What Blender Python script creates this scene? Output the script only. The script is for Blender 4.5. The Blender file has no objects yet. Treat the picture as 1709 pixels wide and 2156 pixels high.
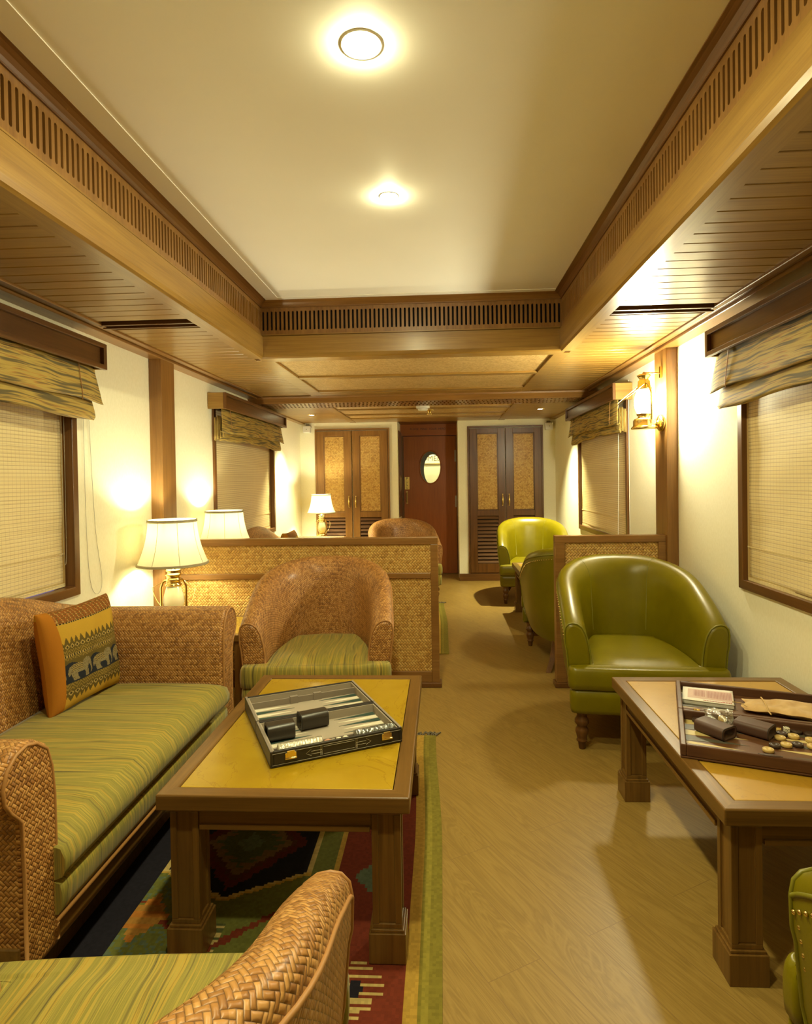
import bpy, math, random
from mathutils import Vector, Matrix
random.seed(7)
PI = math.pi
D = bpy.data
SC = bpy.context.scene
COL = SC.collection

# ------------------------------------------------------------------ camera
def setup_camera():
    yaw, pitch, roll, px, py, f = 0.0531694, -0.0129899, 0.0153836, 861.96, 1023.99, 1270.0
    cy, sy = math.cos(yaw), math.sin(yaw)
    fwd = Vector((-sy*math.cos(pitch), cy*math.cos(pitch), math.sin(pitch)))
    right = Vector((cy, sy, 0)); down = fwd.cross(right)
    c, s = math.cos(roll), math.sin(roll)
    r2 = c*right + s*down; d2 = -s*right + c*down
    cam = D.cameras.new('camera'); o = D.objects.new('camera', cam); COL.objects.link(o)
    o.matrix_world = Matrix(((r2.x, -d2.x, -fwd.x, 0), (r2.y, -d2.y, -fwd.y, 0), (r2.z, -d2.z, -fwd.z, 1.26), (0, 0, 0, 1)))
    cam.sensor_fit = 'HORIZONTAL'; cam.sensor_width = 36.0
    cam.lens = f/1709*36; cam.shift_x = (854.5-px)/1709; cam.shift_y = (py-1078)/1709
    cam.clip_start = 0.02; cam.clip_end = 60
    SC.camera = o
setup_camera()
SC.view_settings.view_transform = 'Standard'
SC.view_settings.look = 'None'
SC.view_settings.gamma = 1.0
SC.view_settings.use_curve_mapping = False
SC.view_settings.exposure = 1.27
SC.cycles.max_bounces = 10
SC.cycles.diffuse_bounces = 6
SC.cycles.transparent_max_bounces = 16
SC.cycles.sample_clamp_indirect = 6.0
SC.cycles.caustics_reflective = False
SC.cycles.caustics_refractive = False

# ------------------------------------------------------------------ light levels (all the light there is)
WARM = (1.0, 0.93, 0.52)
WARM_LAMP = (1.0, 0.95, 0.64)
DOWNLIGHT = 385.0       # emission of the big ceiling downlight lenses
LAMP_W = 7.5            # bulb in each table lamp, watts
SCONCE = 225.0           # emission of the sconce's glass chimney
SPOT_W = 130.0           # small recessed spots over the far zone
VESTIBULE_W = 22.0
W = D.worlds.new('World'); SC.world = W; W.use_nodes = True
W.node_tree.nodes['Background'].inputs[0].default_value = (0.42, 0.40, 0.85, 1)   # dusk outside the windows
W.node_tree.nodes['Background'].inputs[1].default_value = 0.9

# ------------------------------------------------------------------ material helpers
class G:
    def __init__(s, name):
        s.m = D.materials.new(name); s.m.use_nodes = True
        s.t = s.m.node_tree; s.b = s.t.nodes['Principled BSDF']; s.out = s.t.nodes['Material Output']
    def n(s, kind, props=None, **inp):
        nd = s.t.nodes.new('ShaderNode'+kind)
        for k, v in (props or {}).items(): setattr(nd, k, v)
        for k, v in inp.items():
            key = int(k[1:]) if k[0] == 'i' and k[1:].isdigit() else k.replace('_', ' ')
            s.set(nd.inputs[key], v)
        return nd
    def set(s, sock, v):
        if isinstance(v, bpy.types.NodeSocket): s.t.links.new(v, sock)
        else: sock.default_value = v
    def p(s, **kw):
        for k, v in kw.items(): s.set(s.b.inputs[k.replace('_', ' ')], v)
    def math(s, op, a, b=0.0, c=0.0):
        nd = s.n('Math', {'operation': op}); s.set(nd.inputs[0], a); s.set(nd.inputs[1], b); s.set(nd.inputs[2], c); return nd.outputs[0]
    def ramp(s, fac, stops, interp='LINEAR'):
        nd = s.n('ValToRGB'); cr = nd.color_ramp; cr.interpolation = interp
        while len(cr.elements) < len(stops): cr.elements.new(0.5)
        for e, (p, c) in zip(cr.elements, stops): e.position = p; e.color = (*c, 1)
        s.set(nd.inputs[0], fac); return nd.outputs[0]
    def mix(s, fac, a, b, blend='MIX'):
        nd = s.n('Mix', {'data_type': 'RGBA', 'blend_type': blend})
        s.set(nd.inputs[0], fac)
        for k, v in ((6, a), (7, b)): s.set(nd.inputs[k], v if isinstance(v, bpy.types.NodeSocket) else (*v, 1))
        return nd.outputs[2]
    def coord(s, which='Object', scale=(1, 1, 1), rot=(0, 0, 0)):
        tc = s.n('TexCoord'); mp = s.n('Mapping'); s.t.links.new(tc.outputs[which], mp.inputs[0])
        mp.inputs['Rotation'].default_value = rot; mp.inputs['Scale'].default_value = scale
        return mp.outputs[0]
    def noise(s, vec, scale=1.0, detail=3.0, rough=0.5, dist=0.0):
        nd = s.n('TexNoise', Scale=scale, Detail=detail, Roughness=rough, Distortion=dist); s.t.links.new(vec, nd.inputs['Vector']); return nd.outputs[0]
    def bump(s, h, strength=0.2, dist=0.002):
        nd = s.n('Bump', Strength=strength, Distance=dist); s.t.links.new(h, nd.inputs['Height']); s.t.links.new(nd.outputs[0], s.b.inputs['Normal']); return nd

def plain(name, col, rough=0.5, metal=0.0, **kw):
    g = G(name); g.p(Base_Color=(*col, 1), Roughness=rough, Metallic=metal, **kw); return g.m

def wood(name, dark, light, axis='y', rough=0.34, coat=0.25):
    g = G(name)
    sc = [22, 22, 22]; sc['xyz'.index(axis)] = 1.1
    v = g.coord('Object', sc)
    a = g.noise(v, 1.0, 5.0, 0.6, 0.8)
    sc2 = [170, 170, 170]; sc2['xyz'.index(axis)] = 5
    b = g.noise(g.coord('Object', sc2), 1.0, 2.0, 0.5)
    c = g.ramp(a, [(0.30, dark), (0.72, light)])
    c = g.mix(g.ramp(b, [(0.45, (0.0,)*3), (0.75, (0.35,)*3)]), c, tuple(x*0.55 for x in dark))
    g.p(Base_Color=c, Roughness=rough, Coat_Weight=coat, Coat_Roughness=0.22, Specular_IOR_Level=0.35)
    g.bump(b, 0.05, 0.001)
    return g.m

def wood_set(name, dark, light, **kw):
    return {a: wood(name+'_'+a, dark, light, a, **kw) for a in 'xyz'}

def weave(name, dark, mid, light, size=0.010, ang=45, rough=0.42, bump=0.8):
    """twill weave of flat cane strips, driven by a UV map in metres"""
    g = G(name)
    v = g.coord('UV', (1/size, 1/size, 1), (0, 0, math.radians(ang)))
    sx = g.n('SeparateXYZ', Vector=v)
    x, y = sx.outputs[0], sx.outputs[1]
    fi, fj = g.math('FLOOR', x), g.math('FLOOR', y)
    fx, fy = g.math('FRACT', x), g.math('FRACT', y)
    d = g.math('SUBTRACT', fi, fj)
    k = g.math('FLOORED_MODULO', d, 4.0)
    over = g.math('LESS_THAN', k, 1.5)
    inv = g.math('SUBTRACT', 1.0, over)
    def prof(f): return g.math('SUBTRACT', 1.0, g.math('POWER', g.math('ABSOLUTE', g.math('SUBTRACT', g.math('MULTIPLY', f, 2.0), 1.0)), 2.6))
    hx, hy = prof(fx), prof(fy)
    # along the strip the float dips at its two ends
    lo = g.math('ADD', g.math('FLOORED_MODULO', d, 2.0), 0.0)
    alx = g.math('DIVIDE', g.math('ADD', fx, lo), 2.0)
    aly = g.math('DIVIDE', g.math('ADD', fy, g.math('SUBTRACT', 1.0, lo)), 2.0)
    def dip(f): return g.math('SUBTRACT', 1.0, g.math('POWER', g.math('ABSOLUTE', g.math('SUBTRACT', g.math('MULTIPLY', f, 2.0), 1.0)), 4.0))
    ho = g.math('MULTIPLY', hy, dip(alx)); hu = g.math('MULTIPLY', hx, dip(aly))
    h = g.math('ADD', g.math('MULTIPLY', over, ho), g.math('MULTIPLY', inv, hu))
    # a tone for every strip, and a little for every float
    cb = g.n('CombineXYZ'); g.set(cb.inputs[0], g.math('MULTIPLY', over, fj)); g.set(cb.inputs[1], g.math('MULTIPLY', inv, fi)); g.set(cb.inputs[2], g.math('FLOOR', g.math('DIVIDE', g.math('ADD', g.math('MULTIPLY', over, fi), g.math('MULTIPLY', inv, fj)), 2.0)))
    wn = g.n('TexWhiteNoise', {'noise_dimensions': '3D'}, Vector=cb.outputs[0])
    big = g.noise(g.coord('UV', (9, 9, 9)), 1.0, 2.0)
    tone = g.math('ADD', g.math('MULTIPLY', wn.outputs[0], 0.65), g.math('MULTIPLY', big, 0.45))
    tone = g.math('ADD', tone, g.math('MULTIPLY', over, 0.10))
    c = g.ramp(tone, [(0.1, dark), (0.5, mid), (0.95, light)])
    c = g.mix(g.ramp(h, [(0.0, (0.75,)*3), (0.35, (0,)*3)]), c, tuple(q*0.35 for q in dark))  # gaps between strips darkened in the colour, standing for occlusion shade
    g.p(Base_Color=c, Roughness=rough, Coat_Weight=0.15, Coat_Roughness=0.25)
    g.bump(h, bump, size*0.28)
    return g.m

def stripes(name):
    """green and yellow ikat stripes, running along V"""
    g = G(name)
    v0 = g.coord('UV', (5, 1.6, 1))
    wob = g.noise(v0, 1.0, 2.0)
    tc = g.coord('UV'); sx = g.n('SeparateXYZ', Vector=tc)
    u = g.math('ADD', sx.outputs[0], g.math('MULTIPLY', wob, 0.10))
    cb = g.n('CombineXYZ'); g.set(cb.inputs[0], g.math('MULTIPLY', u, 88.0)); g.set(cb.inputs[1], g.math('MULTIPLY', sx.outputs[1], 1.3))
    a = g.noise(cb.outputs[0], 1.0, 3.0, 0.62)
    c = g.ramp(a, [(0.28, (0.050, 0.038, 0.008)), (0.37, (0.165, 0.130, 0.016)), (0.44, (0.29, 0.235, 0.032)), (0.50, (0.20, 0.175, 0.018)),
                   (0.55, (0.36, 0.275, 0.038)), (0.60, (0.40, 0.255, 0.022)), (0.66, (0.18, 0.143, 0.015)), (0.74, (0.075, 0.060, 0.013))])
    fine = g.noise(g.coord('UV', (900, 900, 1)), 1.0, 1.0)
    g.p(Base_Color=c, Roughness=0.75, Sheen_Weight=0.15)
    g.bump(fine, 0.15, 0.001)
    return g.m

# ------------------------------------------------------------------ materials
TEAK = wood_set('honey_teak', (0.235, 0.120, 0.022), (0.355, 0.205, 0.045))
TEAK_MID = wood_set('mid_teak', (0.205, 0.092, 0.022), (0.32, 0.160, 0.042))
TEAK_DARK = wood_set('dark_teak', (0.095, 0.038, 0.009), (0.18, 0.076, 0.018), coat=0.08)
TABLE_WOOD = wood_set('table_wood', (0.110, 0.052, 0.010), (0.21, 0.105, 0.022))
DOOR_WOOD = wood_set('door_veneer', (0.29, 0.080, 0.010), (0.37, 0.105, 0.015))
LOUVRE = wood('louvre_teak', (0.095, 0.038, 0.009), (0.17, 0.072, 0.018), 'x', 0.65, 0.0)
VOID = plain('void_shade', (0.012, 0.008, 0.005), 0.9)  # near-black colour painted as the shade inside slots, gaps and louvres
PANEL_WEAVE = weave('cane_panel', (0.36, 0.180, 0.036), (0.60, 0.34, 0.080), (0.72, 0.47, 0.14), 0.0125)
CEIL_WEAVE = weave('ceiling_cane', (0.40, 0.235, 0.075), (0.56, 0.36, 0.13), (0.68, 0.47, 0.20), 0.012)
CHAIR_WEAVE = weave('rattan_weave', (0.165, 0.060, 0.011), (0.37, 0.160, 0.036), (0.55, 0.28, 0.082), 0.0085)
PIPING = plain('tan_piping', (0.36, 0.17, 0.048), 0.5)
STRIPES = stripes('green_stripe')

def mk_wall():
    g = G('wallpaper'); n = g.noise(g.coord('Object', (160, 160, 60)), 1.0, 3.0)
    g.p(Base_Color=g.ramp(n, [(0.3, (0.85, 0.815, 0.62)), (0.7, (0.91, 0.875, 0.69))]), Roughness=0.85); g.bump(n, 0.12, 0.001); return g.m
WALL = mk_wall()
def mk_ceiling():
    g = G('ceiling_paint'); n = g.noise(g.coord('Object', (3, 3, 3)), 1.0, 2.0)
    g.p(Base_Color=g.ramp(n, [(0.3, (0.92, 0.89, 0.82)), (0.7, (0.94, 0.91, 0.84))]), Roughness=0.6); return g.m
CEILING = mk_ceiling()
def mk_floor():
    g = G('oak_floor')
    v = g.coord('Object', (1, 1, 1), (0, 0, math.radians(60.3)))
    br = g.n('TexBrick', {'offset': 0.37, 'offset_frequency': 2}, Color1=(0.40, 0.40, 0.40, 1), Color2=(0.62, 0.62, 0.62, 1), Mortar=(0.1, 0.1, 0.1, 1), Scale=1.0, Mortar_Size=0.0012, Mortar_Smooth=0.2, Bias=0.0, Brick_Width=1.25, Row_Height=0.165)
    g.t.links.new(v, br.inputs['Vector'])
    off = g.n('VectorMath', {'operation': 'MULTIPLY_ADD'}); g.t.links.new(br.outputs[0], off.inputs[0]); off.inputs[1].default_value = (7, 3, 5); g.t.links.new(v, off.inputs[2])
    mp = g.n('Mapping'); g.t.links.new(off.outputs[0], mp.inputs[0]); mp.inputs['Scale'].default_value = (1.2, 13, 1)
    a = g.noise(mp.outputs[0], 1.0, 4.0, 0.55, 1.6)
    rings = g.math('FRACT', g.math('MULTIPLY', a, 9.0))
    rings = g.math('ABSOLUTE', g.math('SUBTRACT', g.math('MULTIPLY', rings, 2.0), 1.0))
    mp2 = g.n('Mapping'); g.t.links.new(off.outputs[0], mp2.inputs[0]); mp2.inputs['Scale'].default_value = (6, 220, 1)
    fine = g.noise(mp2.outputs[0], 1.0, 2.0)
    t = g.math('ADD', g.math('MULTIPLY', rings, 0.33), g.math('MULTIPLY', fine, 0.45))
    t = g.math('ADD', t, g.math('MULTIPLY', a, 0.25))
    c = g.ramp(t, [(0.15, (0.205, 0.122, 0.026)), (0.55, (0.285, 0.178, 0.041)), (0.85, (0.335, 0.216, 0.056))])
    tone = g.math('MULTIPLY_ADD', g.n('SeparateColor', Color=br.outputs[0]).outputs[0], 0.22, 0.90)
    c = g.mix(1.0, c, g.n('CombineColor', Red=tone, Green=tone, Blue=tone).outputs[0], 'MULTIPLY')
    c = g.mix(g.math('MULTIPLY', br.outputs['Fac'], 0.6), c, (0.20, 0.11, 0.035))
    g.p(Base_Color=c, Roughness=0.42, Specular_IOR_Level=0.4)
    g.bump(g.math('SUBTRACT', g.math('MULTIPLY', t, 0.15), br.outputs['Fac']), 0.25, 0.001)
    return g.m
FLOOR = mk_floor()
def mk_leather(name, dark, light):
    g = G(name); n = g.noise(g.coord('Object', (7, 7, 7)), 1.0, 3.0)
    vo = g.n('TexVoronoi', Scale=320.0); g.t.links.new(g.coord('Object'), vo.inputs['Vector'])
    g.p(Base_Color=g.ramp(n, [(0.3, dark), (0.7, light)]), Roughness=0.33, Coat_Weight=0.04, Coat_Roughness=0.3, Specular_IOR_Level=0.35)
    g.bump(vo.outputs[0], 0.06, 0.001); return g.m
LEATHER = mk_leather('green_leather', (0.150, 0.122, 0.001), (0.182, 0.150, 0.001))
BRASS = plain('brass', (0.82, 0.62, 0.24), 0.18, 1.0)
BRASS_DULL = plain('aged_brass', (0.55, 0.36, 0.12), 0.32, 1.0)
def mk_stone(name, a, b, c_, rough):
    g = G(name); n = g.noise(g.coord('Object', (5, 5, 5)), 1.0, 4.0, 0.55, 0.6)
    ve = g.noise(g.coord('Object', (4, 2.2, 4), (0, 0, 0.5)), 1.0, 5.0, 0.6, 2.2)
    vein = g.math('ABSOLUTE', g.math('SUBTRACT', ve, 0.5))
    c = g.ramp(n, [(0.3, a), (0.7, b)])
    c = g.mix(g.ramp(vein, [(0.0, (0.55,)*3), (0.012, (0,)*3)]), c, c_)
    g.p(Base_Color=c, Roughness=rough, Coat_Weight=0.3, Coat_Roughness=0.08); return g.m
STONE = mk_stone('yellow_stone', (0.345, 0.210, 0.008), (0.41, 0.265, 0.014), (0.24, 0.125, 0.006), 0.22)
STONE_DULL = mk_stone('ochre_stone', (0.38, 0.205, 0.016), (0.45, 0.255, 0.026), (0.33, 0.165, 0.015), 0.38)
WHITE = plain('white_plastic', (0.80, 0.79, 0.74), 0.45)
BLACK = plain('black_plastic', (0.012, 0.012, 0.012), 0.5)
def emit(name, col, strength):
    g = G(name); g.p(Base_Color=(0.8, 0.8, 0.8, 1), Emission_Color=(*col, 1), Emission_Strength=strength); return g.m
LENS = emit('downlight_lens', WARM, DOWNLIGHT)
SPOT_LENS = emit('spot_lens', WARM, 40)
SCONCE_GLASS = emit('lit_glass_chimney', WARM_LAMP, SCONCE)
def mk_shade():
    g = G('lampshade_silk')
    tr = g.n('BsdfTranslucent', Color=(0.40, 0.335, 0.19, 1)); df = g.n('BsdfDiffuse', Color=(0.80, 0.76, 0.62, 1))
    mx = g.n('MixShader', Fac=0.22); g.t.links.new(df.outputs[0], mx.inputs[1]); g.t.links.new(tr.outputs[0], mx.inputs[2])
    g.t.links.new(mx.outputs[0], g.out.inputs[0]); return g.m
SHADE = mk_shade()
def mk_milk():
    g = G('milk_glass'); g.p(Base_Color=(0.82, 0.78, 0.55, 1), Roughness=0.15, Subsurface_Weight=0.3, Coat_Weight=0.4); return g.m
MILK = mk_milk()
def mk_glass():
    g = G('window_glass'); tr = g.n('BsdfTransparent', Color=(0.9, 0.92, 0.95, 1)); gl = g.n('BsdfGlossy', Roughness=0.02)
    mx = g.n('MixShader', Fac=0.1); g.t.links.new(tr.outputs[0], mx.inputs[1]); g.t.links.new(gl.outputs[0], mx.inputs[2])
    g.t.links.new(mx.outputs[0], g.out.inputs[0]); return g.m
GLASS = mk_glass()
def mk_wrap():
    g = G('clear_wrap'); tr = g.n('BsdfTransparent', Color=(0.96, 0.96, 0.93, 1)); gl = g.n('BsdfGlossy', Roughness=0.12)
    n = g.noise(g.coord('Object', (90, 90, 90)), 1.0, 3.0); bp = g.n('Bump', Strength=1.0, Distance=0.006); g.t.links.new(n, bp.inputs['Height']); g.t.links.new(bp.outputs[0], gl.inputs['Normal'])
    mx = g.n('MixShader', Fac=0.28); g.t.links.new(tr.outputs[0], mx.inputs[1]); g.t.links.new(gl.outputs[0], mx.inputs[2])
    g.t.links.new(mx.outputs[0], g.out.inputs[0]); return g.m
WRAP = mk_wrap()
def mk_blind():
    g = G('split_bamboo')
    a = g.noise(g.coord('UV', (0.9, 170, 1)), 1.0, 2.0)
    st = g.math('FRACT', g.math('MULTIPLY', g.n('SeparateXYZ', Vector=g.coord('UV')).outputs[1], 62.0))
    gap = g.math('LESS_THAN', st, 0.16)
    th = g.math('LESS_THAN', g.math('FRACT', g.math('MULTIPLY', g.n('SeparateXYZ', Vector=g.coord('UV')).outputs[0], 42.0)), 0.12)
    c = g.ramp(a, [(0.30, (0.78, 0.64, 0.32)), (0.5, (0.92, 0.79, 0.44)), (0.7, (0.95, 0.84, 0.51))])
    c = g.mix(g.math('MULTIPLY', gap, 0.45), c, (0.42, 0.25, 0.09))
    c = g.mix(g.math('MULTIPLY', th, 0.28), c, (0.48, 0.30, 0.11))
    tr = g.n('BsdfTranslucent', Color=c); g.p(Base_Color=c, Roughness=0.6)
    bp = g.bump(st, 0.25, 0.002)
    mx = g.n('MixShader', Fac=0.20); g.t.links.new(g.b.outputs[0], mx.inputs[1]); g.t.links.new(tr.outputs[0], mx.inputs[2])
    tp = g.n('BsdfTransparent'); mx2 = g.n('MixShader'); g.set(mx2.inputs[0], g.math('MULTIPLY', gap, 0.12))
    g.t.links.new(mx.outputs[0], mx2.inputs[1]); g.t.links.new(tp.outputs[0], mx2.inputs[2])
    g.t.links.new(mx2.outputs[0], g.out.inputs[0]); return g.m
BLIND = mk_blind()
def mk_roman():
    g = G('woven_roman_fabric')
    wob = g.noise(g.coord('UV', (2.2, 3, 1)), 1.0, 2.0)
    sx = g.n('SeparateXYZ', Vector=g.coord('UV'))
    v = g.math('ADD', sx.outputs[1], g.math('MULTIPLY', wob, 0.055))
    cb = g.n('CombineXYZ'); g.set(cb.inputs[0], g.math('MULTIPLY', sx.outputs[0], 3.0)); g.set(cb.inputs[1], g.math('MULTIPLY', v, 70.0))
    a = g.noise(cb.outputs[0], 1.0, 2.0, 0.55)
    c = g.ramp(a, [(0.38, (0.085, 0.065, 0.030)), (0.44, (0.17, 0.115, 0.035)), (0.47, (0.40, 0.25, 0.050)), (0.52, (0.54, 0.38, 0.08)), (0.57, (0.56, 0.40, 0.09)), (0.61, (0.50, 0.24, 0.035)), (0.66, (0.17, 0.115, 0.04))])
    f1 = g.math('SINE', g.math('MULTIPLY', g.math('ADD', sx.outputs[0], g.math('MULTIPLY', sx.outputs[1], 0.6)), 900.0))
    f2 = g.math('SINE', g.math('MULTIPLY', sx.outputs[1], 1300.0))
    f = g.math('MULTIPLY', f1, f2)
    c = g.mix(g.math('MULTIPLY', g.math('ADD', f, 1.0), 0.14), c, (0.62, 0.50, 0.20))
    tr = g.n('BsdfTranslucent', Color=c); g.p(Base_Color=c, Roughness=0.7); g.bump(f, 0.35, 0.001)
    mx = g.n('MixShader', Fac=0.2); g.t.links.new(g.b.outputs[0], mx.inputs[1]); g.t.links.new(tr.outputs[0], mx.inputs[2])
    g.t.links.new(mx.outputs[0], g.out.inputs[0]); return g.m
ROMAN = mk_roman()
def mk_attr(name, rough=0.85, bumpscale=700):
    g = G(name); at = g.n('Attribute', {'attribute_name': 'Pattern'})
    n = g.noise(g.coord('Object', (bumpscale,)*3), 1.0, 1.0)
    g.p(Base_Color=g.mix(g.math('MULTIPLY', n, 0.25), at.outputs[0], (0.02, 0.02, 0.02)), Roughness=0.95, Specular_IOR_Level=0.1)
    g.bump(n, 0.3, 0.001); return g.m
PATTERN = mk_attr('woven_pattern')

# ------------------------------------------------------------------ mesh helpers
class MB:
    def __init__(s): s.v = []; s.f = []; s.uv = []; s.mi = []; s.sm = []; s.col = []
    def face(s, idx, uv=None, m=0, smooth=False, col=None):
        s.f.append(list(idx)); s.uv.append(uv); s.mi.append(m); s.sm.append(smooth); s.col.append(col)
    def add(s, pts): b = len(s.v); s.v.extend([tuple(p) for p in pts]); return b
    def quad(s, pts, uv=None, m=0, smooth=False, col=None):
        b = s.add(pts); s.face(range(b, b+len(pts)), uv, m, smooth, col)
    def box(s, x0, x1, y0, y1, z0, z1, m=0):
        x0, x1 = min(x0, x1), max(x0, x1); y0, y1 = min(y0, y1), max(y0, y1); z0, z1 = min(z0, z1), max(z0, z1)
        P = [(x0,y0,z0),(x1,y0,z0),(x1,y1,z0),(x0,y1,z0),(x0,y0,z1),(x1,y0,z1),(x1,y1,z1),(x0,y1,z1)]
        b = s.add(P)
        for q in ((0,3,2,1),(4,5,6,7),(0,1,5,4),(1,2,6,5),(2,3,7,6),(3,0,4,7)):
            c = [P[i] for i in q]
            n = (0 if q in ((1,2,6,5),(3,0,4,7)) else 1 if q in ((0,1,5,4),(2,3,7,6)) else 2)
            uv = [(p[1], p[2]) if n == 0 else (p[0], p[2]) if n == 1 else (p[0], p[1]) for p in c]
            s.face([b+i for i in q], uv, m)
        return s
    def grid(s, P, uv=None, m=0, smooth=True, cu=False, cv=False, col=None):
        nu, nv = len(P), len(P[0]); b = s.add([p for r in P for p in r])
        for i in range(nu if cu else nu-1):
            for j in range(nv if cv else nv-1):
                i2, j2 = (i+1) % nu, (j+1) % nv
                q = [(i, j), (i2, j), (i2, j2), (i, j2)]
                u = None
                if uv:
                    qq = [(i, j), (i+1, j), (i+1, j+1), (i, j+1)]
                    u = [uv(*a) for a in qq]
                s.face([b+a*nv+c for a, c in q], u, m, smooth, col(i, j) if col else None)
        return b
    def lathe(s, prof, c=(0, 0, 0), seg=24, m=0, smooth=True, a0=0.0, rfun=None):
        P = []
        for k in range(seg):
            a = a0 + 2*PI*k/seg; q = rfun(a) if rfun else 1.0
            P.append([(c[0]+r*q*math.cos(a), c[1]+r*q*math.sin(a), c[2]+z) for r, z in prof])
        s.grid(P, uv=lambda i, j: (i/seg, prof[min(j, len(prof)-1)][1]), m=m, smooth=smooth, cu=True)
        return s
    def tube(s, pts, r=0.004, seg=8, m=0, closed=False, rad=None):
        pts = [Vector(p) for p in pts]; n = len(pts); P = []; prev = None
        for i in range(n):
            a = pts[(i-1) % n] if (closed or i > 0) else pts[i]; c = pts[(i+1) % n] if (closed or i < n-1) else pts[i]
            t = (c-a).normalized() if (c-a).length > 1e-9 else Vector((0, 0, 1))
            if prev is None:
                up = Vector((0, 0, 1)) if abs(t.z) < 0.9 else Vector((1, 0, 0)); nn = t.cross(up).normalized()
            else:
                nn = (prev - t*prev.dot(t)); nn = nn.normalized() if nn.length > 1e-6 else t.cross(Vector((1, 0, 0))).normalized()
            prev = nn; bb = t.cross(nn); rr = rad[i] if rad else r
            P.append([tuple(pts[i]+rr*(math.cos(2*PI*k/seg)*nn+math.sin(2*PI*k/seg)*bb)) for k in range(seg)])
        b = s.grid(P, m=m, cu=closed, cv=True)
        if not closed:
            s.face([b+k for k in range(seg)][::-1], None, m); s.face([b+(n-1)*seg+k for k in range(seg)], None, m)
        return s
    def prism(s, poly, fn, a, b, m=0, uvf=None):
        """extrude polygon poly [(p,q)] between a and b; fn(p,q,t) -> xyz"""
        n = len(poly); A = s.add([fn(p, q, a) for p, q in poly]); B = s.add([fn(p, q, b) for p, q in poly])
        s.face([A+i for i in range(n)][::-1], [(p, q) for p, q in poly][::-1], m); s.face([B+i for i in range(n)], [(p, q) for p, q in poly], m)
        l = 0.0
        for i in range(n):
            j = (i+1) % n; d = math.dist(poly[i], poly[j])
            s.face([A+i, A+j, B+j, B+i], [(a, l), (a, l+d), (b, l+d), (b, l)], m); l += d
        return s
    def rings(s, outline, levels, m=0, uv=None, cap=True, capbot=True):
        """outline [(x,y)] ccw; levels [(inset,z)]; smooth stacked rings with optional caps"""
        n = len(outline); O = [Vector((p[0], p[1])) for p in outline]; N = []
        for i in range(n):
            t = (O[(i+1) % n]-O[i-1]).normalized(); N.append(Vector((-t.y, t.x)))
        P = [[(O[i].x+N[i].x*ins, O[i].y+N[i].y*ins, z) for ins, z in levels] for i in range(n)]
        b = s.add([p for r in P for p in r]); L = len(levels)
        for i in range(n):
            for j in range(L-1):
                i2 = (i+1) % n; q = [(i, j), (i2, j), (i2, j+1), (i, j+1)]
                s.face([b+a*L+c for a, c in q], [uv(P[a][c]) for a, c in q] if uv else None, m, True)
        if cap: s.face([b+i*L+L-1 for i in range(n)], [uv(P[i][L-1]) for i in range(n)] if uv else None, m, True)
        if capbot: s.face([b+i*L for i in range(n)][::-1], None, m)
        return s
    def build(s, name, mats, parent=None, loc=None, bevel=0.0, seg=2, smooth_all=False, solid=0.0, xf=None):
        me = D.meshes.new(name); V = s.v
        if xf is not None: V = [tuple(xf @ Vector(p)) for p in V]
        me.from_pydata(V, [], s.f)
        if not isinstance(mats, (list, tuple)): mats = [mats]
        for m in mats: me.materials.append(m)
        me.polygons.foreach_set('material_index', s.mi); me.polygons.foreach_set('use_smooth', [True]*len(s.f) if smooth_all else s.sm)
        if any(u is not None for u in s.uv):
            ul = me.uv_layers.new(name='UVMap'); arr = []
            for f, u in zip(s.f, s.uv):
                for k in range(len(f)): arr.extend(u[k] if u else (0.0, 0.0))
            ul.data.foreach_set('uv', arr)
        if any(c is not None for c in s.col):
            ca = me.color_attributes.new('Pattern', 'FLOAT_COLOR', 'CORNER'); arr = []
            for f, c in zip(s.f, s.col):
                c = c or (0.2, 0.2, 0.2)
                for k in range(len(f)): arr.extend((*c, 1.0))
            ca.data.foreach_set('color', arr)
        me.validate(); me.update()
        o = D.objects.new(name, me); COL.objects.link(o)
        if parent: o.parent = parent
        if loc: o.location = loc
        if bevel:
            b = o.modifiers.new('bevel', 'BEVEL'); b.width = bevel; b.segments = seg; b.limit_method = 'ANGLE'; b.angle_limit = math.radians(40)
        if solid:
            b = o.modifiers.new('solid', 'SOLIDIFY'); b.thickness = solid; b.offset = 0
        return o

def ring_frame(m, xs, ys, b, fn, d0, d1):
    """one connected mitred frame; fn(p,q,d) -> xyz; ends use material 0, sides material 1"""
    (x0, x1), (y0, y1) = xs, ys; bx, by = b if isinstance(b, tuple) else (b, b)
    O = [(x0, y0), (x1, y0), (x1, y1), (x0, y1)]; I = [(x0+bx, y0+by), (x1-bx, y0+by), (x1-bx, y1-by), (x0+bx, y1-by)]
    a = m.add([fn(*p, d0) for p in O]); c = m.add([fn(*p, d0) for p in I]); e = m.add([fn(*p, d1) for p in O]); g = m.add([fn(*p, d1) for p in I])
    for k in range(4):
        q = (k+1) % 4; w = k % 2
        for f in ([a+q, a+k, c+k, c+q], [e+k, e+q, g+q, g+k], [a+k, a+q, e+q, e+k], [c+q, c+k, g+k, g+q]): m.face(f, None, w)

def recalc(o):
    import bmesh
    bm = bmesh.new(); bm.from_mesh(o.data); bmesh.ops.recalc_face_normals(bm, faces=bm.faces[:]); bm.to_mesh(o.data); bm.free(); return o

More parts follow.
